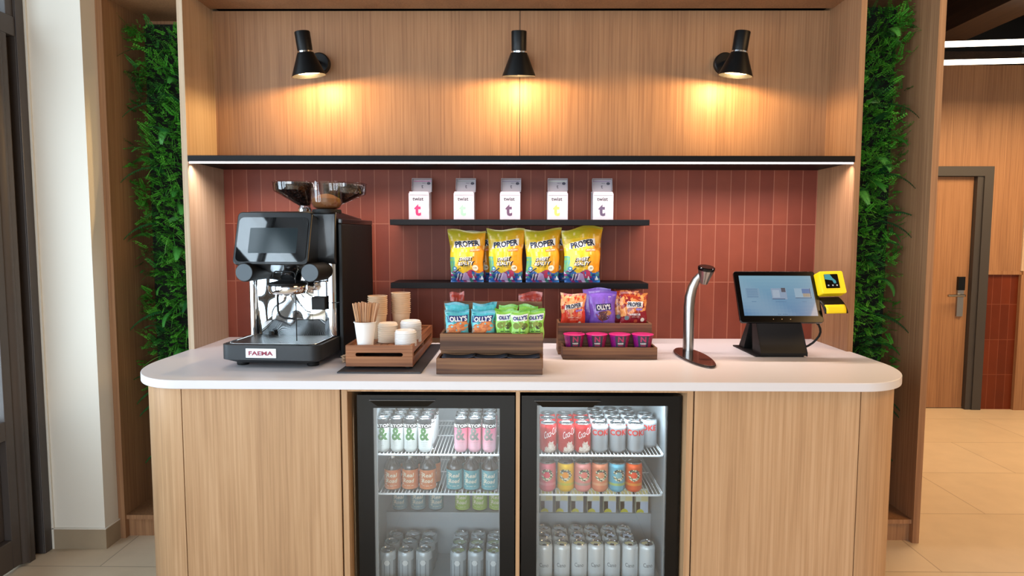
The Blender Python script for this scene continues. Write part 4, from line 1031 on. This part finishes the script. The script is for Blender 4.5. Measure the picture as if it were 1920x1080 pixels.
# curved black tray
arc = [(.0 - .004, -.02 - .01 * 0)]
def tray(u, v): 
    a = v * 1.9
    return (-.002 + .094 * u + .010 * v, .012 - .040 * math.sin(a) * .9 + .004, -.004 - .075 * v + .008 * math.cos(a))
m.grid(8, 12, tray, BLACKM); tr_ = m.build('holder', t, ang=60); s = tr_.modifiers.new('t', 'SOLIDIFY'); s.thickness = .006
m = MB(); m.tf = m2.tf
m.grid(8, 8, lambda u, v: (.006 + .080 * u + .006 * v, -.036 + .010 * v - .008 * math.sin(v * PI), -.052 - .030 * v), YEL); y_ = m.build('holder_pad', tr_, ang=60, label='yellow foam pad'); s = y_.modifiers.new('t', 'SOLIDIFY'); s.thickness = .005
m = MB(); m.tube([(.135, -.12, .158), (.143, -.118, .153), (.157, -.112, .142), (.168, -.104, .126), (.174, -.096, .108), (.173, -.088, .09), (.165, -.08, .073), (.153, -.072, .056), (.138, -.063, .042), (.124, -.056, .034), (.110, -.05, .030)], .0048, BLACKM, 10); m.build('cable', t)
# ================================================================== FRIDGES
LINER = mat('fridge_liner', '#a4adb2', .45)
def fridge(xa, xb, gx0, gx1, gz1, label, bx0, bx1):
    """xa..xb door width, gx0..gx1 glass, bx0..bx1 bay"""
    xc = (xa + xb) / 2
    t = thing('glass_door_fridge', label, 'fridge', (xc, -.60, 0), 0, 'undercounter glass door fridges')
    X = lambda x: x - xc
    Y = lambda y: y + .60
    a, b = X(xa), X(xb)
    m = MB()   # cabinet shell
    m.box(a + .004, a + .03, Y(-.885), Y(-.33), .03, .826, BLACKM); m.box(b - .03, b - .004, Y(-.885), Y(-.33), .03, .826, BLACKM)
    m.box(a + .03, b - .03, Y(-.36), Y(-.33), .03, .826, BLACKM); m.box(a + .03, b - .03, Y(-.885), Y(-.36), .80, .826, BLACKM); m.box(a + .03, b - .03, Y(-.885), Y(-.36), .03, .045, BLACKM)
    cs = m.build('cabinet', t, smooth=False)
    m = MB(); i0, i1 = a + .032, b - .032
    m.box(i0, i0 + .004, Y(-.884), Y(-.362), .047, .798, LINER); m.box(i1 - .004, i1, Y(-.884), Y(-.362), .047, .798, LINER)
    m.box(i0 + .004, i1 - .004, Y(-.366), Y(-.362), .047, .798, LINER); m.box(i0 + .004, i1 - .004, Y(-.884), Y(-.366), .794, .798, LINER); m.box(i0 + .004, i1 - .004, Y(-.884), Y(-.366), .047, .055, LINER)
    m.box(i0 + .004, i1 - .004, Y(-.60), Y(-.366), .055, .238, LINER)
    m.build('liner', cs, smooth=False, bevel=.002)
    m = MB(); f0, f1 = -.93, -.90
    g0, g1 = X(gx0), X(gx1)
    m.box(a, g0, Y(f0), Y(f1), .05, .829, BLACKG); m.box(g1, b, Y(f0), Y(f1), .05, .829, BLACKG)
    m.box(g0, g1, Y(f0), Y(f1), gz1, .829, BLACKG); m.box(g0, g1, Y(f0), Y(f1), .05, .10, BLACKG)
    df = m.build('door_frame', t, smooth=False)
    m = MB(); m.box(g0, g1, Y(-.926), Y(-.922), .10, gz1, FGLASS); m.build('glass_pane', df, smooth=False)
    GREY = mat('door_gasket', '#8d9294', .4) if 'door_gasket' not in bpy.data.materials else bpy.data.materials['door_gasket']
    m = MB(); m.box(g0 - .001, g0 + .010, Y(-.915), Y(-.900), .10, gz1, GREY); m.box(g1 - .003, g1 + .001, Y(-.915), Y(-.900), .10, gz1, GREY); m.build('gasket', df, smooth=False)
    # pull lip at the top of the door
    hx0 = g0 - .01; hx1 = hx0 + .245
    m = MB(); m.hexa([(hx0 + .03, Y(-.938), .788), (hx1 - .03, Y(-.938), .788), (hx1 - .03, Y(-.9305), .788), (hx0 + .03, Y(-.9305), .788), (hx0, Y(-.945), .812), (hx1, Y(-.945), .812), (hx1, Y(-.9305), .812), (hx0, Y(-.9305), .812)], BLACKG)
    m.box(hx0, hx1, Y(-.946), Y(-.9305), .812, .8135, STEEL); m.build('handle', df, smooth=False, bevel=.001)
    for z in (.580, .424):
        m = MB(); r = .0026; s0, s1 = i0 + .012, i1 - .012; yb, yf = Y(-.38), Y(-.852)
        lp = [(s0, yb), (s0, yf + .02), (s0 + .006, yf + .006), (s0 + .02, yf), (s1 - .02, yf), (s1 - .006, yf + .006), (s1, yf + .02), (s1, yb), (s0, yb)]
        m.tube([(x, y, z - .0045) for x, y in lp], .0042, WHITEP, 8)
        for yy in (Y(-.60), Y(-.45)): m.tube([(s0, yy, z - .0062), (s1, yy, z - .0062)], .0026, WHITEP, 6)
        n = 36
        for k in range(n): m.tube([(s0 + (s1 - s0) * (k + .5) / n, yf + .001, z - .0018), (s0 + (s1 - s0) * (k + .5) / n, yb, z - .0018)], .0016, WHITEP, 5)
        m.build('wire_shelf', t)
    for x in (i0 + .0045, i1 - .0115):
        m = MB(); m.box(x, x + .007, Y(-.870), Y(-.860), .28, .57, WHITEP); m.build('shelf_rail', t, smooth=False)
    m = MB(); m.box(i0 + .02, i1 - .02, Y(-.875), Y(-.862), .785, .793, FRIDGELED); m.build('light_strip', t, smooth=False)
    l = area('fridge_light', (0, 0, 0), (R(28), 0, 0), xb - xa - .12, .03, 3.0, (.80, .93, 1.0)); l.parent = t; l.location = (0, Y(-.855), .783)
    return t
fridge(-.605, -.017, -.546, -.073, .780, 'left glass door fridge, below the snack riser', 0, 0)
fridge(.0085, .602, .066, .551, .792, 'right glass door fridge, below the noodle cups', 0, 0)

# ---------------------------------------------------------------- cans
def lighten(c, t): return mix(c, (1, 1, 1), t)
def can(name, r, h, colf, extra=None, lidm=ALU, neck=.86, cat='drinks can', dark=False, grp=None):
    t = thing(name, 'x', cat)
    m = MB(); nb = 26
    prof = [(r * .76, .0), (r * .80, .002), (r, .010)] + [(r, .010 + (h - .010 - .018) * k / nb) for k in range(1, nb + 1)] + [(r * .97, h - .011), (r * neck, h - .004)]
    m.lathe(prof, PRINTCAN, 48, colf=colf, cap1=False)
    fn = lambda x, z: (math.sin(x / r) * (r + .0004), -math.cos(x / r) * (r + .0004), z)
    if extra: extra(m, fn)
    m.build('can_body', t, ang=50)
    m = MB(); rn = r * neck
    m.lathe([(rn, h - .0045), (rn + .0012, h - .001), (rn + .0004, h), (rn - .0015, h - .001), (rn - .0035, h - .005), (rn - .010, h - .0055), (.002, h - .0055)], lidm, 36, cap0=False)
    ld = m.build('lid', t, ang=40)
    m = MB(); m.prism([(-.006, -.002), (.006, -.002), (.007, .010), (0, .014), (-.007, .010)], h - .0054, h - .0040, lidm); m.prism([(-.007, -.016), (.007, -.016), (.008, -.006), (-.008, -.006)], h - .0056, h - .0050, BLACKM if dark else STEEL); m.build('pull_tab', t, smooth=False)
    return t
def gt_body(c1, c2):
    def f(th, z):
        th = (th + PI) % (2 * PI) - PI
        if z > .094: return lin('#17191d')
        return mix(c1, c2, (z - .03) / .07)
    return f
def gt_extra(col, col2, txt):
    def e(m, fn):
        m.text('GIN&TONIC', -.004, .1050, .0125, PRINT, WHT, fn=fn, sub=.004, w=.118, bold=.022)
        m.text('&', .001, .073, .050, PRINT, lin(col), fn=fn, sub=.004, w=.040, bold=.03)
        g = lambda x, z: tuple(a * 1.01 if i < 2 else a for i, a in enumerate(fn(x, z)))
        m.text('--- -- ---', 0, .041, .0008, PRINT, lin('#5b6a5c'), fn=fn, sub=.004, w=.030); m.text('-- --- --', 0, .034, .0007, PRINT, lin('#7b8a80'), fn=fn, sub=.004, w=.024)
        m.text('---', 0, .027, .0007, PRINT, lin('#7b8a80'), fn=fn, sub=.004, w=.012)
    return e
can_g = can('tall_drinks_can', .0265, .134, gt_body(lin('#e9eeec'), lin('#f0f3f2')), gt_extra('#3f7a3a', '#8fb88a', 'ENGLISH GARDEN'))
can_p = can('tall_drinks_can', .0265, .134, gt_body(lin('#f0b6c4'), lin('#e45c7c')), gt_extra('#7c7a74', '#c0304a', 'PINK GIN'))
def coke_body(th, z):
    th = (th + PI) % (2 * PI) - PI
    if z > .108: return lin('#c9cdd0')
    if z < .050 - abs(th - .1) * .045 - .006 * math.sin(th * 14) and abs(th) < .8: return mix(lin('#e8ded4'), lin('#c8b0a0'), hsh(int(th * 12), int(z * 400)))
    return lin('#ad0f17')
def coke_extra(m, fn): m.text('Coca-Cola', .004, .082, .026, PRINT, lin('#f3ece8'), fn=fn, sub=.004, w=.062, slant=.45, tilt=R(24), bold=-.005)
can_c = can('drinks_can', .033, .115, coke_body, coke_extra)
def diet_body(th, z): return lin('#96999c') if z < .1 else lin('#b4b8ba')
def diet_extra(m, fn):
    m.text('COKE', 0.0, .081, .023, PRINT, lin('#c4201f'), fn=fn, sub=.004, w=.084, bold=.03)
can_d = can('drinks_can', .033, .115, diet_body, diet_extra)
def ring_can(base, inner, lo_):
    B, I, L = lin(base), lin(inner), lin(lo_)
    def f(th, z):
        th = (th + PI) % (2 * PI) - PI
        x = th * .033 - .0; zz = z - .068
        rr = math.hypot(x * .95, zz)
        if rr < .0125: return I
        if rr < .0235 and not (x < -.004 and -.004 < zz < .006):
            k = hsh(int(math.atan2(zz, x) * 7), int(rr * 420), 2)
            return [lin('#efe8cc'), lin('#26302a'), lin('#8a9a6a'), lin('#efe8cc'), lin('#5a4a5a')][int(k * 5)]
        if -.002 < z - .028 < .008: return mix(B, L, .8)
        return B
    return f
rcans = []
for nm, a, b, c in (('pink', '#d86a78', '#ee4f66', '#e8939c'), ('yellow', '#ecbc1c', '#f59a14', '#c9c83a'), ('salmon pink', '#e8958e', '#f08476', '#b8a898'), ('peach', '#e8906c', '#f2a074', '#f0b088'), ('light blue', '#6fb6cc', '#86c2cc', '#b8cc5a'), ('orange', '#e85a1c', '#f4502a', '#f0a040')):
    rcans.append((nm, can('drinks_can', .033, .115, ring_can(a, b, c), None, lidm=STEEL, dark=True)))
def silver_body(th, z): 
    th = (th + PI) % (2 * PI) - PI
    if z < .085 and hsh(int(th * 14), 1, 6) > .55 and abs(th) > .25: return lin('#8e979b')
    return lin('#bcc4c8')
def silver_extra(m, fn):
    r = .011; n = 20; c = m.av(fn(0, .078)); g = [m.av(fn(r * math.cos(2 * PI * k / n), .078 + r * math.sin(2 * PI * k / n))) for k in range(n)]
    for k in range(n): m.af((c, g[k], g[(k + 1) % n]), PRINT, lin('#e6e8e6'))
    h_ = lambda x, z: tuple(a * 1.012 if i < 2 else a for i, a in enumerate(fn(x, z)))
can_s = can('drinks_can', .0325, .122, silver_body, silver_extra)
def white_body(th, z): return lin('#eef1f0')
def white_extra(m, fn): m.text('Cano', 0, .072, .016, PRINT, lin('#5c6468'), fn=fn, sub=.004, w=.036)
can_w = can('tall_drinks_can', .032, .152, white_body, white_extra, lidm=CHROME, neck=.80, dark=True)
# round bottles with dark shoulders
BROWN = mat('brown_bottle_glass', '#2c2420', .12, coat=.5)
def bottle(lab, lab2):
    t = thing('drinks_bottle', 'x', 'bottle'); r = .0325; h = .140
    m = MB(); m.lathe([(r * .85, 0), (r, .004), (r, .084), (r * .93, .097), (r * .74, .108), (r * .50, .118), (r * .42, .126), (r * .42, .128)], BROWN, 36); m.build('bottle_glass', t, ang=60)
    def f(th, z):
        return mix(lin(lab), lin(lab2), .5 * hsh(int(th * 6), int(z * 90)))
    m = MB(); m.lathe([(r + .0004, .006 + .076 * k / 14) for k in range(15)], PRINT, 44, colf=f, cap0=False, cap1=False)
    fn = lambda x, z: (math.sin(x / r) * (r + .0009), -math.cos(x / r) * (r + .0009), z)
    m.text('Real', 0, .062, .016, PRINT, lin('#ece4cc'), fn=fn, sub=.004, w=.040, slant=.15, bold=.015); m.text('Road', 0, .040, .016, PRINT, lin('#ece4cc'), fn=fn, sub=.004, w=.042, slant=.15, bold=.015)
    for x in (-.026, -.022): 
        for k in range(6): m.text('o', x + .002 * (k % 2), .026 + k * .009, .006, PRINT, lin('#ece4cc'), fn=fn, sub=.004, w=.006)
    m.text('-- --- --', 0, .020, .0016, PRINT, lin('#ece4cc'), fn=fn, sub=.004, w=.038, bold=.02)
    m.build('paper_label', t, ang=60)
    m = MB(); m.lathe([(.0145, .126), (.0148, .138), (.013, .140)], ALU, 24); m.build('crown_cap', t)
    return t
b_or = bottle('#cf7a44', '#b85c30'); b_te = bottle('#4f97a0', '#6aaab0'); b_gr = bottle('#8fae3a', '#a9c454'); b_bl = bottle('#6c8f98', '#88a6aa')
def carton():
    m = MB(); m.box(-.0265, .0265, -.019, .019, 0, .108, PRINTM, lin('#d9dcc4'))
    def q(x0, x1, z0, z1, c): m.poly([(x0, -.0194, z0), (x1, -.0194, z0), (x1, -.0194, z1), (x0, -.0194, z1)], PRINTM, lin(c))
    q(-.0255, .0255, .002, .050, '#c9d4e6'); q(-.0255, -.008, .002, .05, '#a9a4b8'); q(-.004, .024, .054, .075, '#e4d79a'); q(-.022, .022, .078, .1, '#e0d28a')
    c = m.av((-.008, -.0198, .004)); g = [m.av((-.008 + .016 * math.cos(PI * k / 10), -.0198, .002 + .016 * math.sin(PI * k / 10))) for k in range(11)]
    for k in range(10): m.af((c, g[k], g[k + 1]), PRINTM, lin('#d8cf2c'))
    o = m.build('juice_carton', smooth=False, bevel=.0008); return tag(o, 'x', 'carton', 'pale juice cartons in the right fridge')
jc = carton()
rj = random.Random(11)
RW = ['front row', 'second row', 'third row', 'fourth row']
def row(proto, xs, y, z, name, shelf, ri, grp, rot=.10, bias=0):
    n = len(xs)
    for i, x in enumerate(xs):
        pos = ('the only one' if n == 1 else ('leftmost' if i == 0 else ('rightmost' if i == n - 1 else ORD[i] + ' from the left')))
        place(proto, (x + rj.uniform(-.0015, .0015), y + rj.uniform(-.003, .003), z), bias + rj.uniform(-rot, rot), '%s, %s, %s, %s' % (name, pos, RW[ri], shelf), grp)
S1, S2, FL, HP = .5800, .4240, .0552, .2382
g4 = [-.533, -.478, -.424, -.369]; p3 = [-.229, -.174, -.119]
F1, F2 = 'left fridge top shelf', 'right fridge top shelf'
row(can_g, g4, -.812, S1, 'white green-ampersand can', F1, 0, 'green and white tall cans')
row(can_g, [x + .004 for x in g4], -.745, S1, 'white green-ampersand can', F1, 1, 'green and white tall cans', .5)
row(can_g, [x + .003 for x in g4], -.688, S1, 'white green-ampersand can', F1, 2, 'green and white tall cans', .5)
row(can_g, [x + .006 for x in g4], -.631, S1, 'white green-ampersand can', F1, 3, 'green and white tall cans', .5)
row(can_p, p3, -.812, S1, 'pink ampersand can', F1, 0, 'pink tall cans')
row(can_p, p3, -.755, S1, 'pink ampersand can', F1, 1, 'pink tall cans', .5)
row(can_p, p3, -.698, S1, 'pink ampersand can', F1, 2, 'pink tall cans', .5)
row(can_p, p3, -.641, S1, 'pink ampersand can', F1, 3, 'pink tall cans', .5)
row(can_c, [.115, .184, .249], -.806, S1, 'red can', F2, 0, 'red cans', .3)
row(can_c, [.115, .184, .249], -.737, S1, 'red can', F2, 1, 'red cans', .5)
row(can_c, [.115, .184, .249], -.668, S1, 'red can', F2, 2, 'red cans', .5)
row(can_d, [.316, .386, .455], -.806, S1, 'silver can, red slab letters', F2, 0, 'silver cans with red letters', .12, .1)
row(can_d, [.316, .383, .450, .519], -.736, S1, 'silver can, red slab letters', F2, 1, 'silver cans with red letters', .3, -.3)
row(can_d, [.316, .383, .450, .519], -.667, S1, 'silver can, red slab letters', F2, 2, 'silver cans with red letters', .5)
row(can_d, [.316, .383, .450], -.598, S1, 'silver can, red slab letters', F2, 3, 'silver cans with red letters', .5)
for (nm, p), x in zip(rcans, (.112, .184, .251, .318, .385, .451)): place(p, (x, -.806, S2), rj.uniform(-.12, .12), nm + ' can with patterned ring, right fridge middle shelf', 'coloured cans with patterned rings')
row(b_or, [-.500, -.430, -.361], -.800, S2, 'brown bottle with orange label', 'left fridge middle shelf', 0, 'orange label bottles', .08)
row(b_or, [-.49, -.421, -.352], -.728, S2, 'brown bottle with orange label', 'left fridge middle shelf', 1, 'orange label bottles', .5)
row(b_te, [-.255, -.188, -.116], -.800, S2, 'brown bottle with teal label', 'left fridge middle shelf', 0, 'teal label bottles', .08)
row(b_te, [-.252, -.185, -.118], -.728, S2, 'brown bottle with teal label', 'left fridge middle shelf', 1, 'teal label bottles', .5)
row(b_bl, [-.518, -.437, -.360], -.555, HP, 'brown bottle with grey-blue label', 'left fridge rear step', 0, 'grey-blue label bottles', .3)
row(b_gr, [-.243, -.170, -.098], -.555, HP, 'brown bottle with green label', 'left fridge rear step', 0, 'green label bottles', .2)
for i, x in enumerate((.119, .184, .250, .320, .390, .460, .527)):
    o = jc if i == 0 else jc.copy()
    if i: C.objects.link(o)
    o.location = (x, -.575 if i < 6 else -.578, HP + .0004); o['label'] = 'pale juice carton, yellow corner, ' + ('leftmost' if i == 0 else 'rightmost' if i == 6 else ORD[i] + ' from the left') + ', right fridge rear step'
LB = 'left fridge bottom'
sl3, sr3 = [-.522, -.449, -.379], [-.242, -.170, -.100]
for ri, y in enumerate((-.806, -.734, -.664)):
    row(can_s, [x + .003 * ri for x in sl3], y, FL, 'round-seal silver can, left group', LB, ri, 'silver cans in the left group', .1)
for ri, y in enumerate((-.806, -.734, -.664)):
    row(can_s, sr3, y, FL, 'round-seal silver can, right group', LB, ri, 'silver cans in the right group', .1)
row(can_w, [.103, .171, .241, .306, .371, .441, .509], -.802, FL, 'tall plain white can', 'right fridge bottom', 0, 'tall white cans', .1, -.1)
row(can_w, [.103, .169, .238, .303, .371, .436], -.734, FL, 'tall plain white can', 'right fridge bottom', 1, 'tall white cans', .3)
row(can_w, [.103, .169, .238, .303, .371, .436], -.667, FL, 'tall plain white can', 'right fridge bottom', 2, 'tall white cans', .3)

# ================================================================== LIVING WALLS
def leafcol(r, a='#1f6a1c', b='#5aa83a'): return mix(lin(a), lin(b), r.random())
def frond(L, r, droop=.9, wd=.045, c1='#1f6a24', c2='#3f8f38'):
    """fern frond: arching rib with paired pinnae, grows along +x, up +z"""
    m = MB(); c = leafcol(r, c1, c2); n = 20; P = []
    for k in range(n + 1):
        s = k / n; a = R(35) - droop * s * 1.5
        P.append((P[-1] + Vector((math.cos(a), 0, math.sin(a))) * L / n) if P else Vector((0, 0, 0)))
    m.tube(P, [.0013 * (1 - .7 * k / n) for k in range(n + 1)], LEAFM, 4, c)
    for k in range(2, n + 1):
        s = k / n; wl = wd * math.sin(min(1, s * 2.2) * PI / 2) * (1 - s * .93) ** .8 + .003
        t = (P[k] - P[k - 1]).normalized(); b = L / n * .55
        for sd in (-1, 1):
            tip = P[k] + Vector((t.x * wl * .45, sd * wl, t.z * wl * .45 - wl * .22)); mid = (P[k] + tip) / 2 + Vector((0, 0, wl * .08))
            cc = mix(c, (.02, .05, .01), .25 * r.random())
            m.poly([P[k] - t * b, mid - t * b * .9 + Vector((0, 0, .001)), tip, mid + t * b * .9, P[k] + t * b * .6][::sd], LEAFM, cc)
    return m
def tuft(L, r, n=16, c1='#2c7a22', c2='#6fb84a'):
    m = MB()
    for q in range(n):
        a = r.uniform(-1.35, 1.35); el = r.uniform(-.1, 1.0); l = L * r.uniform(.6, 1.1); c = leafcol(r, c1, c2); w_ = r.uniform(.0018, .0036)
        d = Vector((math.cos(a) * math.cos(el), math.sin(a) * math.cos(el), math.sin(el))); p = Vector((0, 0, 0)); s = Vector((-math.sin(a), math.cos(a), 0)); pr = None
        for k in range(8):
            f = k / 7; ww = w_ * (1 - f * .9) * (.5 + f if f < .5 else 1)
            cur = (m.av(p - s * ww), m.av(p + s * ww))
            if pr: m.af((pr[0], pr[1], cur[1], cur[0]), LEAFM, c)
            pr = cur; p = p + d * l / 7; d = (d + Vector((0, 0, -.20))).normalized()
    return m
def broad(L, r):
    m = MB(); c = leafcol(r, '#5a9a52', '#8fc480'); 
    for sd in (-1, 1):
        for k in range(9):
            s0, s1 = k / 9, (k + 1) / 9
            w0 = .30 * L * math.sin(PI * min(1, s0 * .95 + .05)) ** .8; w1 = .30 * L * math.sin(PI * min(1, s1 * .95 + .05)) ** .8 * (.80 if k % 2 else 1)
            m.poly([(L * s0, 0, -.25 * L * s0 ** 2), (L * s1, 0, -.25 * L * s1 ** 2), (L * s1 + .01, sd * w1, -.25 * L * s1 ** 2 - w1 * .2), (L * s0 + .01, sd * w0, -.25 * L * s0 ** 2 - w0 * .2)][::sd], LEAFM, mix(c, (.03, .1, .02), .15 * (k % 2)))
    return m
def mesh_into(dst, src, T):
    o = len(dst.v); dst.v += [T @ p for p in src.v]
    mm = [dst.mi(x) for x in src.mats]
    for f, mi, c in zip(src.f, src.m, src.c): dst.f.append(tuple(q + o for q in f)); dst.m.append(mm[mi]); dst.c.append(c)
def living_wall(x0, x1, label, seed, ztop, outer):
    r = random.Random(seed); xc = (x0 + x1) / 2
    t = thing('living_wall', label, 'plant wall', (xc, -.03, .109))
    m = MB(); m.box(x0 + .002 - xc, x1 - .002 - xc, .0, .028, 0, ztop - .109, mat('dark_planting_felt', '#12180f', .9)); m.build('backing_felt', t, smooth=False)
    # small-leaved cover
    m = MB(); H = ztop - .30
    def depth(x, z):   # bulge of the planting, thicker on the inner side, thin at the bottom
        n_ = noise.noise(Vector((x * 6, z * 3.1, seed))) * .5 + .5
        lowk = min(1, max(.25, (z - .1) / .8))
        return (.055 + .13 * n_) * lowk
    N = 2300
    for q in range(N):
        z = .12 + (ztop - .17) * (q / N) ** .92; x = r.uniform(x0 + .012, x1 - .012)
        out_s = (x - xc) / (x1 - x0) * 2 * outer       # -1 inner .. 1 outer
        low = z < .62
        if low and (out_s > -.1 - (.62 - z) * .6 or r.random() < .35): continue
        if out_s > .55 and noise.noise(Vector((z * 4, seed * 3, 0))) < .1 and r.random() < .7: continue
        dp = depth(x, z) + r.uniform(-.02, .015)
        p = Vector((x - xc, -dp, z - .109))
        d = Vector((r.uniform(-.8, .8), -1, r.uniform(-.5, .9))).normalized()
        n = r.randint(6, 11); L = r.uniform(.035, .085)
        kind = noise.noise(Vector((x * 9 + 4, z * 5, seed + 9)))
        c1, c2 = (('#1f6418', '#4aa82c') if kind < -.1 else ('#2c7c1e', '#66c03c')) if kind < .22 else ('#144a18', '#2f7a34')
        base = leafcol(r, c1, c2); lw = r.uniform(.0040, .0075)
        side = d.cross(Vector((r.uniform(-1, 1), 0, 1))).normalized()
        for k in range(n):
            f = (k + 1) / n; pp = p + d * L * f; d2 = (d + Vector((0, 0, -.35 * f))).normalized(); nn = side.cross(d2).normalized()
            for sd in (-1, 1):
                ax = (side * sd + d2 * .5 + nn * r.uniform(-.4, .4)).normalized(); bx = d2 * lw * .8; ln = lw * 2.3 * (1 - .45 * f)
                c = mix(base, lin('#86cc5a'), .35 * f * r.random())
                m.poly([pp, pp + ax * ln * .5 - bx, pp + ax * ln, pp + ax * ln * .5 + bx][::sd], LEAFM, c)
    for p_ in m.v: p_.x = max(x0 - xc + .003, min(x1 - xc - .003, p_.x)); p_.y = min(p_.y, -.002)
    g = m.build('small_leaved_cover', t, smooth=False); g['kind'] = 'stuff'
    protos_f = [frond(.15, r, 1.0, .030).build('fern_frond', t), frond(.19, r, .7, .026, '#17502a', '#2f7a3c').build('fern_frond', t), frond(.13, r, 1.3, .038, '#2c7a2a', '#58a848').build('fern_frond', t)]
    protos_t = [tuft(.15, r).build('grass_tuft', t), tuft(.20, r, 13).build('grass_tuft', t)]
    protos_b = [broad(.075, r).build('broad_leaf', t)]
    def fit(o):      # keep every leaf between the two side boards
        for _ in range(6):
            Mx = Matrix.LocRotScale(o.location, o.rotation_euler, o.scale)
            xs = [(Mx @ v.co).x for v in o.data.vertices]; a, b = min(xs), max(xs); lo, hi = x0 - xc + .004, x1 - xc - .004
            if b - a > hi - lo: o.scale = [q * .88 for q in o.scale]; continue
            if a < lo: o.location.x += lo - a
            elif b > hi: o.location.x -= b - hi
            break
    def put(protos, cnt, xr, pref=None):
        for q in range(cnt):
            z = .45 + (ztop - .55) * (q + r.random()) / cnt
            x = r.uniform(*xr)
            pr = protos[q % len(protos)]
            o = pr if q < len(protos) else pr.copy()
            if q >= len(protos): C.objects.link(o); o.parent = t
            o.location = (x - xc, -depth(x, z) + .02, z - .109)
            s_ = (x - xc) / (x1 - x0) * 2
            az = -PI / 2 + s_ * .9 + r.uniform(-.5, .5)
            o.rotation_euler = (r.uniform(-.5, .5), r.uniform(-.3, .4), az)
            fit(o)
    wd = x1 - x0
    put(protos_f, 30, (x0 + .06, x1 - .06)); put(protos_t, 24, (x0 + .03, x1 - .03)); put(protos_b, 7, (x0 + .05, x1 - .05))
    # a few long fronds that lean over the outer board
    for z, L in ((2.02, .17), (1.72, .15), (1.50, .18), (1.05, .18), (.68, .19), (.60, .17), (.42, .12)):
        z += r.uniform(-.04, .04); pr = protos_f[1]; o = pr.copy(); C.objects.link(o); o.parent = t
        xx = x1 - .13 if outer > 0 else x0 + .13
        o.location = (xx - xc, -depth(xx, z) - .01, z - .109); o.rotation_euler = (.25 * outer, R(28), -PI / 2 + outer * R(52)); fit(o)
    return t
living_wall(-1.845, -1.5142, 'tall green living wall of ferns and grasses in the left recess', 5, 2.45, -1)
living_wall(1.5142, 1.829, 'tall green living wall of ferns and grasses in the right recess', 8, 2.528, 1)
